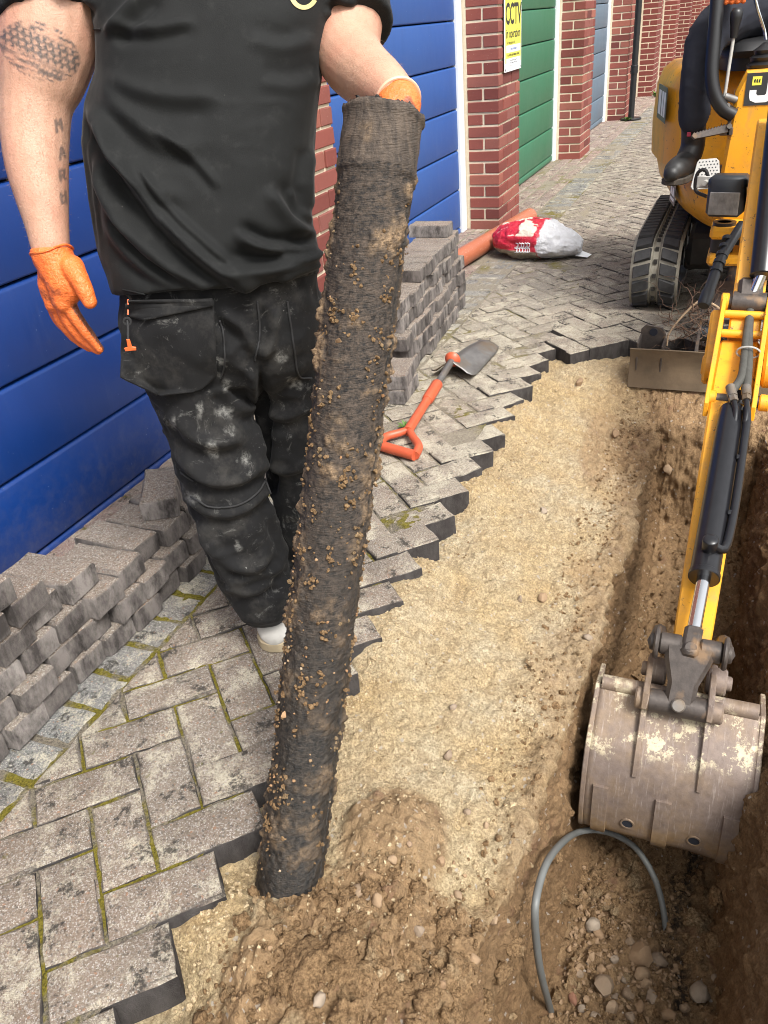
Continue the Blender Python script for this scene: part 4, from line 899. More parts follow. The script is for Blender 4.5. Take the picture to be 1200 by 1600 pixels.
mb = MB(); loft(mb, [(at((xl+xr)/2,y,d), hw(xl,xr,d)*.995, bf, bb, t) for y,xl,xr,d,bf,bb,t in rows])
limb(mb, [(120,-110,1.45,.09),(96,-60,1.455,.096),(84,-15,1.462,.098),(86,14,1.466,.099),(89,27,1.468,.100)], n=40, ends=(0,)); limb(mb, [(520,-110,1.515,.088),(532,-60,1.512,.086),(537,-10,1.508,.083),(541,28,1.498,.080),(546,47,1.492,.080)], n=40, ends=(0,))
# flat hems: trim the sleeve ends
tee, TV = remesh('t_shirt', mb, M['tee'], .0048, 5, MAN, td)
M['gold'] = plain('gold_print', (.55,.47,.20), .5); tbv = bvh_of(tee); mb = MB(); 
def ribbon(mb, pts, w, bvh, off=.0015):
    L = []
    for i, p in enumerate(pts):
        a = np.array(pts[max(0,i-1)]); b = np.array(pts[min(len(pts)-1,i+1)]); t = (b-a)/np.linalg.norm(b-a); nn = np.array([-t[1],t[0]])*w/2; r = [hit(bvh,*(np.array(p)+nn),off), hit(bvh,*(np.array(p)-nn),off)]
        if None in r: continue
        L.append((r[0][0], r[1][0]))
    V = [q for l in L for q in l]; 
    if len(L) > 1: mb.add(V, [(2*i,2*i+1,2*i+3,2*i+2) for i in range(len(L)-1)])
ribbon(mb, [(474+22*math.cos(a)*.9, -12+24*math.sin(a)) for a in np.linspace(.55,5.2,26)], 7, tbv); ribbon(mb, [(488,-3),(494,-1)], 5, tbv); mb.build('chest_print', M['gold'], MAN, 60)
def tseam(pts, w, off=.0012):
    mb = MB(); L_ = [hit(tbv,*p,off) for p in spline([np.array(p,float) for p in pts],60)]; L_ = [q[0] for q in L_ if q is not None]
    if len(L_) > 5: mb.tube(L_, w, 6); mb.build('hem_stitching', M['tee'], tee, 60)
tseam([(192,452),(250,463),(330,468),(400,464),(460,452),(498,436)],.0012); tseam([(14,12),(60,30),(110,42),(158,46)],.0012); tseam([(512,62),(540,52),(566,34)],.0012)
# trousers
def _():
    n = NT('work_trouser_cloth'); f = n.noise(6,5,.65); c = n.mix(f,(.006,.006,.0065),(.015,.015,.0155)); du = n.noise(11,6,.72)
    c = n.mix(n.ma('MULTIPLY',clampc(n,du,.50,.72),.55),c,(.062,.058,.052)); c = n.mix(n.ma('MULTIPLY',n.ma('MAXIMUM',n.ma('MULTIPLY',clampc(n,n.noise(15,7,.82,dist=1.2),.57,.68),.6),n.ma('MULTIPLY',n.attr('paint'),clampc(n,n.noise(70,6,.8,dist=.8),.38,.60))),.62),c,(.30,.295,.275)); c = n.mix(n.ma('MULTIPLY',clampc(n,n.noise(70,4,.7),.72,.75),.6),c,(.4,.4,.38))
    return n.done(c,.88,n.bump(n.noise(480,2,.6),.3,.0015),spec=.25,Sheen_Weight=.03)
M['trouser'] = _()
mb = MB(); loft(mb, [(at((xl+xr)/2,y,d), hw(xl,xr,d), bf, bb, t) for y,xl,xr,d,bf,bb,t in hips])
limb(mb, RLEG); limb(mb, LLEG)
pf = foldset([([(405,560),(412,640),(418,720),(430,790)],7,-.010),([(275,700),(320,745),(370,750),(412,715)],9,.007),([(290,770),(330,800),(380,795),(415,760)],8,.006),([(300,810),(350,870),(395,885),(425,850)],10,.010),([(320,860),(365,905),(420,895),(445,870)],9,.010),([(345,915),(390,925),(440,905)],8,.010),([(260,640),(320,690),(390,680)],12,.007),([(340,600),(380,640),(408,620)],9,.006),([(340,480),(385,520),(400,560)],9,.006),([(430,480),(425,530),(405,565)],8,.006),([(415,780),(438,830),(448,870)],7,.006),([(412,640),(450,650),(485,630)],9,.006),([(415,720),(450,735),(485,715)],9,.007)], None)
trs, PV = remesh('trousers', mb, M['trouser'], .0055, 9, MAN, lambda V,N: pf(V,N)+N*(.008*fbm(V*np.array([6,6,10]),3,22)+.013*(.35-np.abs(fbm(V*np.array([9,9,15])+.6*fbm(V*5,2,2)[:,None],2,23)))+.004*(.4-np.abs(fbm(V*np.array([25,25,34]),2,24))))[:,None])
pnt = np.zeros(len(PV)); qx = px_of(PV); ed = 11*fbm(PV*48,4,15,.7)
for bx_, by_, rx_b, ry_b in ((350,642,16,9),(312,642,6,17),(345,565,9,8),(305,558,10,6),(330,585,14,6),(352,600,9,11),(382,715,7,12),(372,855,5,9),(300,775,12,10),(270,660,6,10),(330,700,10,14),(440,560,10,9),(460,600,12,8)):
    pnt = np.maximum(pnt, sstep(1.2,.5,np.hypot((qx[:,0]-bx_+ed)/rx_b,(qx[:,1]-by_+ed)/ry_b)))
setattr_(trs,'paint',pnt)
pb = bvh_of(trs)
# holster pocket, knee patch, seams
M['webbing'] = plain('dark_webbing', (.02,.02,.021), .8)
def patch(name, outline, off, mat, parent, n=26, thick=.004):
    o_ = np.array(outline,float); x0, y0 = o_.min(0); x1, y1 = o_.max(0); V = {}; L = []; Fs = []
    def inside(p):
        c = False; m = len(o_)
        for i in range(m):
            a, b = o_[i], o_[(i+1)%m]
            if (a[1] > p[1]) != (b[1] > p[1]) and p[0] < (b[0]-a[0])*(p[1]-a[1])/(b[1]-a[1])+a[0]: c = not c
        return c
    # rows of the outline, each row spanned evenly: clean edges
    for j in range(n+1):
        y = y0+(y1-y0)*(j*.998+.001)/n; xs_ = []
        m = len(o_)
        for i in range(m):
            a, b = o_[i], o_[(i+1)%m]
            if (a[1] > y) != (b[1] > y): xs_.append((b[0]-a[0])*(y-a[1])/(b[1]-a[1])+a[0])
        xa, xb = min(xs_), max(xs_)
        for i in range(n+1): L.append((xa+(xb-xa)*i/n, y))
    pts = []; last = None
    dep = []
    for p in L:
        h = hit(pb, *p); dep.append(np.linalg.norm(h[0]-CAM) if h is not None else np.nan)
    dep = np.array(dep).reshape(n+1,n+1); fill = np.nanmedian(dep); dep = np.where(np.isnan(dep), fill, dep); dep = np.clip(dep, fill-.09, fill+.07)
    for _ in range(14):
        dp = np.pad(dep,1,mode='edge'); dep = (dp[1:-1,1:-1]*2+dp[:-2,1:-1]+dp[2:,1:-1]+dp[1:-1,:-2]+dp[1:-1,2:])/6
    for k, p in enumerate(L):
        d = R@np.array([p[0]-600,p[1]-800,F]); d /= np.linalg.norm(d); pts.append(CAM+d*(dep.reshape(-1)[k]-off))
    g = np.array(pts).reshape(n+1,n+1,3); g = g+fbm(g*30,2,3)[...,None]*FR*.004
    o = link(name, grid_mesh(g, mat), (0,0,0), None); o.parent = parent; o.location = -Vector(wloc(parent)); s_ = o.modifiers.new('t','SOLIDIFY'); s_.thickness = thick; s_.offset = 0; return o
patch('holster_pocket', [(196,474),(334,470),(339,588),(318,606),(290,617),(245,618),(232,610),(189,590),(190,520)], .016, M['trouser'], trs)
patch('pocket_flap', [(200,470),(332,468),(333,478),(270,490),(225,500),(197,494)], .024, M['trouser'], trs)
def seam(pts, w, mat, off=.003, name='seam'):
    mb = MB(); Q = spline([np.array(p,float) for p in pts], 40); L = []
    for p in Q:
        h = hit(pb,*p,off)
        if h is not None and (not L or np.linalg.norm(h[0]-L[-1]) < .03): L.append(h[0])
    if len(L) > 4: mb.tube(L, w, 6); mb.build(name, mat, trs, 60)
seam([(284,738),(310,752),(350,750),(390,730),(411,700)], .0022, M['webbing']); seam([(300,776),(330,792),(370,790),(400,772),(415,748)], .0022, M['webbing'])
seam([(412,748),(428,790),(445,850)], .002, M['webbing']); seam([(402,470),(404,520),(398,562)], .002, M['webbing']); seam([(345,500),(352,560),(345,590)], .002, M['webbing']); seam([(448,470),(458,540),(466,585),(486,590)], .002, M['webbing'])
M['orange_pull'] = plain('orange_pull', (.72,.13,.03), .45)
mb = MB(); d0 = np.linalg.norm(at(200,500,1.0)-CAM)
q = [at(x,y,1.49) for x,y in ((199,498),(200,512),(200,530))]; mb.tube(q,.0022,8); mb.ring(at(199,502,1.49), FR, .008, .005, .004, 16); mb.build('cord', M['webbing'], trs)
mb = MB(); mb.prism([(-.003,0),(.003,0),(.004,-.014),(.011,-.016),(.010,-.022),(-.010,-.022),(-.011,-.016),(-.004,-.014)], at(200,530,1.487), LAT, UP, .004, .001); mb.build('zip_pull', M['orange_pull'], trs)
mb = MB(); 
for y in (472,488): mb.tube([at(200,y-4,1.49),at(200,y+4,1.49)],.0016,6)
mb.build('orange_stitching', M['orange_pull'], trs)

# gloves
def _():
    n = NT('orange_nitrile'); f = n.noise(14,5,.6); c = n.mix(f,(.80,.15,.03),(.90,.22,.055)); c = n.mix(n.ma('MULTIPLY',n.attr('grime'),.85),c,(.045,.04,.035)); h = n.noise(55,4,.6,dist=1.0,vec=n.scale(n.P,(1,1,2.2)))
    c = n.mix(n.ma('MULTIPLY',clampc(n,n.noise(30,5,.7),.55,.75),.35),c,(.55,.10,.03)); return n.done(c,.38,n.bump(n.ma('ADD',h,n.noise(110,3,.6,dist=1.5)),.7,.004),spec=.45)
M['glove'] = _()
k_ = 1.0
def chain(mb, pts, r): 
    Q = spline(np.hstack([np.array([at(*p) for p in pts]), np.array(r)[:,None]]), 7*len(pts)); mb.tube(Q[:,:3], Q[:,3], 16); mb.sphere(Q[-1,:3], Q[-1,3], 14, 10); mb.sphere(Q[0,:3], Q[0,3], 14, 10)
mb = MB()
mb.tube(*(lambda Q: (Q[:,:3], Q[:,3]))(spline(np.array([list(at(80,388,1.522))+[.0375],list(at(82,398,1.525))+[.0385],list(at(88,412,1.53))+[.037],list(at(94,430,1.537))+[.036]]),14)), 24)
chain(mb, [(97,420,1.53),(100,445,1.537),(98,470,1.545)],[.035,.034,.022]); chain(mb, [(84,425,1.545),(84,450,1.56),(86,474,1.57)],[.030,.028,.020]); chain(mb, [(108,420,1.525),(112,445,1.53),(104,468,1.545)],[.027,.025,.020])
chain(mb, [(101,462,1.545),(116,492,1.56),(136,520,1.58),(156,545,1.60)],[.0165,.0135,.012,.0085]); chain(mb, [(93,466,1.56),(107,500,1.575),(128,528,1.60),(153,548,1.615)],[.016,.0135,.012,.0085])
chain(mb, [(85,468,1.572),(98,503,1.592),(117,526,1.612),(139,543,1.625)],[.015,.013,.0115,.0085]); chain(mb, [(78,464,1.58),(89,496,1.60),(104,515,1.62),(120,528,1.63)],[.0135,.011,.010,.0075])
chain(mb, [(112,418,1.515),(124,437,1.505),(133,455,1.505),(140,471,1.51)],[.024,.0185,.0165,.0135])
rg, GV = remesh('glove', mb, M['glove'], .0026, 4, MAN, lambda V,N: N*(.0012*fbm(V*60,3,2))[:,None])
q = px_of(GV); t = np.clip(((q-np.array([110,474]))@np.array([52,70]))/(52**2+70**2),0,1); dd = np.abs((q[:,0]-110-52*t)*70-(q[:,1]-474-70*t)*52)/87; setattr_(rg,'grime', np.clip(sstep(11,5,dd+3*vn(GV*90,4))*sstep(0,.1,t)*((q[:,0]-110)*70-(q[:,1]-474)*52 > -260),0,1)*(q[:,1] > 470)+.5*sstep(.25,.5,fbm(GV*45,3,9))*(q[:,0] < 95)*(q[:,1] > 440))
mb = MB(); c_ = at(81,393,1.523); ax1 = at(88,412,1.53)-at(76,375,1.52); ax1 /= np.linalg.norm(ax1); u1 = np.cross(ax1,FR); u1 /= np.linalg.norm(u1); w1 = np.cross(ax1,u1); mb.tube([c_+(u1*math.cos(a)+w1*math.sin(a))*.0385+ax1*.003*math.sin(3*a) for a in np.linspace(0,2*math.pi,30)],.0022,8,cap=False); mb.build('rolled_cuff', M['glove'], rg)
mb = MB()
chain(mb, [(624,160,1.306),(626,164,1.302),(627,172,1.298)],[.0350,.034,.031]); chain(mb, [(618,164,1.302),(614,180,1.296),(608,192,1.292)],[.032,.029,.024])
chain(mb, [(624,180,1.29),(618,215,1.30),(612,240,1.305)],[.012,.011,.009]); chain(mb, [(612,185,1.285),(606,222,1.29),(602,246,1.295)],[.012,.011,.009]); chain(mb, [(602,185,1.282),(596,218,1.285),(592,240,1.29)],[.011,.011,.009]); chain(mb, [(594,180,1.285),(588,206,1.285),(586,224,1.29)],[.011,.010,.008])
chain(mb, [(626,166,1.295),(632,176,1.288),(632,190,1.284)],[.015,.013,.011])
lg, GV2 = remesh('glove', mb, M['glove'], .003, 4, MAN); setattr_(lg,'grime', .9*sstep(0.0,.4,fbm(GV2*40,3,6))*(px_of(GV2)[:,1] > 150))
mb = MB(); c_ = at(622,158,1.308); ax1 = at(630,176,1.285)-at(608,140,1.335); ax1 /= np.linalg.norm(ax1); u1 = np.cross(ax1,UP); u1 /= np.linalg.norm(u1); w1 = np.cross(ax1,u1); mb.tube([c_+(u1*math.cos(a)+w1*math.sin(a))*.036 for a in np.linspace(0,2*math.pi,30)],.003,8,cap=False); mb.build('rolled_cuff', plain('pale_cuff',(.8,.45,.3),.5), lg)
# shoes
M['trainer'] = plain('white_trainer', (.50,.48,.44), .6, var=.2, sc=40, bump=.3, bsc=60); M['sole'] = plain('dirty_sole', (.42,.34,.22), .8, var=.4, sc=25)
def shoe(heel, toe):
    T = MB(); S = MB(); h, t = np.array(heel), np.array(toe); d = t-h; L_ = np.linalg.norm(d); d /= L_; s_ = np.cross(UP,d); prof = [(0,.036,.10),(.12,.044,.135),(.3,.046,.13),(.5,.049,.092),(.7,.052,.056),(.86,.047,.045),(.96,.032,.034),(1,.012,.022)]; n = 18; V = []
    for f_, w, hh in prof:
        for k in range(n):
            a = 2*math.pi*k/n; V.append(h+d*L_*f_+s_*w*math.cos(a)+UP*(.022+hh*(math.sin(a)*.5+.5) if math.sin(a) > 0 else .022+hh*(.5+.5*math.sin(a))))
    m = len(prof); T.add(V,[(i*n+k,i*n+(k+1)%n,(i+1)*n+(k+1)%n,(i+1)*n+k) for i in range(m-1) for k in range(n)]+[tuple(range(n-1,-1,-1)),tuple((m-1)*n+k for k in range(n))])
    o_, _v = remesh('trainer', T, M['trainer'], .004, 4, MAN)
    out = [(f_*L_,w*1.06) for f_,w,_q in prof]; S.prism([(x,-y) for x,y in out]+[(x,y) for x,y in out[::-1]], h+UP*.016, d, s_, .03, .004); S.build('sole', M['sole'], o_)
    mb = MB()
    for k in range(5): f_ = .38+.09*k; mb.tube([h+d*L_*f_-s_*.028+UP*(.105-.06*f_), h+d*L_*(f_+.02)+UP*(.118-.068*f_), h+d*L_*f_+s_*.028+UP*(.105-.06*f_)],.003,6)
    mb.build('laces', M['trainer'], o_)
tb = atz(440,1022); shoe((tb[0]+.235,tb[1]+.085,.001), (tb[0]-.005,tb[1]+.015,.001)); tb = atz(502,985); shoe((tb[0]+.235,tb[1]+.06,.001),(tb[0],tb[1],.001))

# ------------------------------------------------------------------ the old pipe
def _():
    n = NT('mud_caked_pipe'); g = n.noise(60,6,.72); g2 = n.noise(13,5,.65); mu = n.attr('mud'); low = n.attr('low')
    st = n.noise(8,6,.7,vec=n.scale(n.oc(),(7,7,55)))
    gg = clampc(n,n.ma('ADD',n.ma('MULTIPLY',n.noise(95,6,.82),.66),n.ma('MULTIPLY',st,.34)),.42,.66); c = n.mix(gg,(.006,.0055,.0055),(.135,.098,.071)); c = n.mix(n.ma('MULTIPLY',n.attr('coll'),.75),c,n.mix(clampc(n,n.noise(30,5,.7,vec=n.scale(n.oc(),(3,3,.5))),.35,.65),(.035,.027,.022),(.16,.12,.09))); c = n.mix(low,c,n.mix(clampc(n,n.noise(110,6,.8),.42,.72),(.004,.004,.004),(.085,.068,.052)))
    c = n.mix(mu,c,n.mix(clampc(n,n.noise(130,5,.8),.36,.64),(.06,.036,.02),(.46,.31,.175))); h = n.ma('ADD',n.ma('MULTIPLY',n.noise(120,5,.7),.7),st)
    return n.done(c,n.ma('SUBTRACT',.62,n.ma('MULTIPLY',low,.22)),n.bump(h,.8,.007),spec=.55)
M['oldpipe'] = _()
pa, pbt = np.array([.757,.612,-.062]), at(600,176,1.272); pl = np.linalg.norm(pbt-pa); pd = (pbt-pa)/pl
OP = empty('muddy_pipe', pa, 'old black drain pipe caked in mud and stones, held upright', 'pipe')
e1 = np.cross(pd,FR); e1 /= np.linalg.norm(e1); e1 *= np.sign(e1@R[:,0]); e2 = np.cross(pd,e1); e2 *= np.sign(e2@(CAM-(pa+pbt)/2)); 
nu, nv = 150, 520; tt = np.linspace(0,1,nv); aa = np.linspace(0,2*math.pi,nu,endpoint=False); TT, AA = np.meshgrid(tt,aa,indexing='ij')
RAD = .0570-.0015*np.sin(TT*5); rr = RAD+.0022*sstep(.905,.912,TT)*0
dirv = np.cos(AA)[...,None]*e2+np.sin(AA)[...,None]*e1; C = pa+TT[...,None]*pl*pd; C = C+0; base = C+dirv*rr[...,None]
nb = fbm(base*55,4,3,.6); nl = fbm(base*18,4,5); nf = fbm(base*130,3,7)
front = np.cos(AA)*.5+.5; side = sstep(.35,.0,np.cos(AA))
mudd = sstep(-.05,.35,nl+.35*side-.25*sstep(.84,.95,TT)+.10*(TT < .5))
nm = fbm(base*np.array([85,85,70]),3,9); crust = (.0038*np.maximum(0,nb)+.0022*nf+.0028*np.maximum(0,nm))*(.6+mudd)+.006*np.maximum(0,nl-.05)*mudd*1.4+.010*side*np.maximum(0,nb+.25)*(TT < .84)*(.6+.8*np.maximum(0,nl+.2))
rim = .004*np.exp(-((TT-.932)/.0035)**2)+.004*np.exp(-((TT-.996)/.006)**2)
rr2 = rr+crust*(1-.6*sstep(.925,.94,TT))+rim; rr2 += .0035*sstep(.932,.938,TT)
seamr = -.004*np.exp(-((AA-1.12)/.05)**2)*(TT < .9); rr2 += seamr+(.0002*np.sin(TT*pl*2*math.pi/.0085+2*nl)*(1-.5*mudd)*(TT < .925))
top = C+dirv*rr2[...,None]; top[-1] -= 0; top[-6:] += pd*(.006*fbm(top[-6:]*40,3,11))[...,None]; top[:5] += pd*(.010*fbm(top[:5]*30,3,12))[...,None]
mudv = np.clip(mudd*.55*sstep(.05,.5,nb+nl)+.35*side*sstep(-.2,.3,nb)+.25*sstep(.2,.5,nl),0,1)*(1-.3*sstep(.9,1,TT))*(.45+.55*sstep(.35,.7,TT)); low = np.maximum(sstep(.62,.15,TT+.15*nl), np.exp(-((AA-1.12-.03*np.sin(TT*9))/.085)**4)*(TT < .9)*sstep(.2,.5,TT)); mudv = mudv*(1-np.exp(-((AA-1.12-.03*np.sin(TT*9))/.085)**4)*(TT < .9))
o = link('pipe_wall', grid_mesh(top, M['oldpipe'], closed_v=True, attrs={'mud': mudv, 'low': low, 'coll': sstep(.934,.94,TT)}), (0,0,0), None); o.parent = OP; o.location = -Vector(pa)
ti = np.linspace(.80,1,20); TI, AI = np.meshgrid(ti,aa[::3],indexing='ij'); inn = pa+TI[...,None]*pl*pd+(np.cos(AI)[...,None]*e2+np.sin(AI)[...,None]*e1)*(.046+.004*fbm(np.stack([np.cos(AI),np.sin(AI),TI*9],-1)*3,3,4))[...,None]
inn[-1] = top[-1][::3]; g = grid_mesh(inn[::-1], M['oldpipe'], closed_v=True, attrs={'mud': 0*TI, 'low': 1+0*TI, 'coll': 0*TI}); o = link('bore', g, (0,0,0), None); o.parent = OP; o.location = -Vector(pa)
# fibrous muck in the mouth, and stones stuck to the outside
M['muck'] = plain('black_muck', (.018,.016,.014), .8, var=.6, sc=120, bump=.8, bsc=150)
mk = [(pbt+pd*RS.uniform(-.035,.012)+(e1*math.cos(a)+e2*math.sin(a))*RS.uniform(.0,.047), RS.uniform(.004,.010)) for a in RS.uniform(0,6.28,110)]
mk += [(pbt+e1*(-.047)*RS.uniform(.6,1)*0+(e2*math.cos(a)+e1*math.sin(a))*.05+pd*RS.uniform(-.004,.008), RS.uniform(.003,.006)) for a in RS.uniform(0,6.28,70)]
o = scatter('muck', mk, M['muck'], SMALL, emb=0); o.parent = OP; o.location = -Vector(pa)
def _():
    n = NT('stuck_stones'); sp = n.sep(n.vor(42,out='Color')); c = n.ramp(sp[0],[(0.0,(.16,.09,.045)),(.3,(.34,.21,.11)),(.6,(.42,.22,.10)),(.85,(.46,.32,.19)),(1.0,(.52,.42,.29))]); g = n.noise(160,4,.7); c = n.mix(g,n.mix(.6,c,(.07,.05,.03)),c)
    return n.done(c,.75,n.bump(g,.5,.003),spec=.35)
M['stuck'] = _()
L = []; L2 = []
for _ in range(380):
    t = RS.uniform(.02,.92); a = RS.uniform(-1.9,1.9) if RS.rand() < .75 else -RS.uniform(.9,1.9)
    dn = (math.cos(a)*e2+math.sin(a)*e1); p = pa+pd*pl*t+dn*(.0572+.003*(abs(a) > .9)); r = RS.uniform(.0010,.0034)*RS.choice([1,1.5,2.3],p=[.78,.17,.05]); p = p-dn*.0015; (L if RS.rand() < .42 else L2).append((p,r))
for _ in range(60):                                       # bigger clumps
    t = RS.uniform(.08,.9); a = RS.uniform(-1.5,1.5)
    for q in range(RS.randint(3,16)): tq = t+RS.randn()*.007; aq = a+RS.randn()*.13; L2.append((pa+pd*pl*tq+(math.cos(aq)*e2+math.sin(aq)*e1)*.0585, RS.uniform(.0015,.005)))
for _ in range(260):
    t = RS.uniform(.22,.86)
    if vn(np.array([[t*14,0,0]]),5)[0] < -.25: continue
    if RS.rand() < .35: continue
    a = RS.choice([-1,1],p=[.4,.6])*(1.5+RS.randn()*.2); L2.append((pa+pd*pl*t+(math.cos(a)*e2+math.sin(a)*e1)*(.058+abs(RS.randn())*.003), RS.uniform(.0012,.0052)))
o = scatter('stuck_stones', L, M['stuck'], SMALL, emb=0); o.parent = OP; o.location = -Vector(pa); o = scatter('mud_clumps', L2, M['clod'], SMALL, emb=0); o.parent = OP; o.location = -Vector(pa)

# ------------------------------------------------------------------ mini excavator
def _():
    n = NT('yellow_machine_paint'); f = n.noise(4,5,.6); c = n.mix(f,(.74,.315,.012),(.84,.40,.025)); c = n.mix(n.ma('MULTIPLY',clampc(n,n.noise(7,7,.75),.48,.72),.5),c,(.36,.19,.07)); c = n.mix(n.ma('MULTIPLY',clampc(n,n.noise(12,5,.7,vec=n.scale(n.P,(1,1,.3))),.56,.72),.45),c,(.30,.20,.11))
    ch = clampc(n,n.noise(34,6,.78),.615,.64); c = n.mix(n.ma('MULTIPLY',ch,.9),c,(.06,.04,.03)); c = n.mix(n.ma('MULTIPLY',clampc(n,n.noise(150,3,.6),.70,.72),.7),c,(.10,.06,.03))
    return n.done(c,n.ma('ADD',n.ma('MULTIPLY',f,.25),.28),n.bump(n.noise(80,4),.05,.002),spec=.5)
M['yellow'] = _()
def _():
    n = NT('rusty_worn_steel'); f = n.noise(9,6,.7); g = n.noise(60,5,.7); z = n.sep(n.P)[2]
    c = n.mix(g,(.10,.074,.062),(.28,.22,.187)); c = n.mix(clampc(n,n.noise(5,6,.72),.42,.64),c,n.mix(g,(.13,.085,.05),(.34,.25,.17))); scr = clampc(n,n.noise(16,6,.75,vec=n.scale(n.P,(1,9,.8))),.56,.66); c = n.mix(n.ma('MULTIPLY',scr,.45),c,(.42,.36,.32))
    zz = n.ma('ADD',z,n.ma('MULTIPLY',n.ma('SUBTRACT',f,.5),.18)); top = n.ramp(n.ma('ADD',zz,1.0),[(.745,0.0),(.765,1.0),(.845,1.0),(.86,0.0)]); old = n.ma('MULTIPLY',top,clampc(n,n.noise(11,8,.82),.51,.545)); c = n.mix(old,c,n.mix(g,(.36,.30,.19),(.60,.53,.39)))   # remains of old cream paint
    low = n.ramp(n.ma('ADD',zz,1.0),[(.56,1.0),(.62,0.0)]); c = n.mix(n.ma('MULTIPLY',low,clampc(n,f,.45,.55)),c,n.mix(g,(.16,.10,.05),(.36,.25,.14)))                                             # clay smear
    return n.done(c,n.ma('ADD',n.ma('MULTIPLY',g,.3),.42),n.bump(n.ma('ADD',f,n.ma('MULTIPLY',g,.5)),.35,.004),.25,spec=.4)
M['rust'] = _()
def _():
    n = NT('greasy_iron'); g = n.noise(40,6,.7); c = n.mix(g,(.022,.019,.018),(.14,.115,.10)); c = n.mix(clampc(n,n.noise(13,4),.6,.72),c,(.22,.14,.08)); return n.done(c,n.ma('ADD',n.ma('MULTIPLY',g,.35),.3),n.bump(g,.3,.003),.4)
M['iron'] = _()
M['ram'] = plain('black_ram_paint', (.010,.010,.012), .28, var=.4, sc=40); M['chrome'] = plain('chrome_rod', (.75,.76,.78), .12, 1.0, var=.05); M['hose'] = plain('dusty_rubber_hose', (.06,.058,.05), .75, var=.35, sc=50, bump=.3)
def _():
    n = NT('dusty_track_rubber'); g = n.noise(30,6,.7); c = n.mix(g,(.17,.16,.13),(.42,.39,.32)); return n.done(c,.9,n.bump(g,.3,.004),spec=.2)
M['rubber'] = _()
def _():
    n = NT('worn_lug_rubber'); g = n.noise(45,5,.7); c = n.mix(g,(.022,.022,.024),(.075,.075,.075)); return n.done(c,.7,n.bump(g,.3,.003),spec=.3)
M['lug'] = _()
M['blade'] = plain('muddy_blade_steel', (.13,.092,.055), .85, .05, var=.75, sc=9, bump=.9, bsc=45); M['grey'] = plain('grey_casting', (.42,.41,.38), .55, .2, var=.25, sc=60); M['dark'] = plain('dark_undercarriage', (.035,.032,.028), .8, var=.5, sc=20, bump=.4)
M['lampglass'] = plain('lamp_lens', (.30,.29,.28), .15, .2, var=.6, sc=40); M['housing'] = plain('grey_black_housing', (.022,.026,.031), .45, var=.25); M['vinyl'] = plain('seat_vinyl', (.014,.014,.015), .5)
EX = empty('mini_excavator', (4.55,0,0), 'yellow mini excavator with rubber tracks reaching its bucket into the trench', 'excavator')
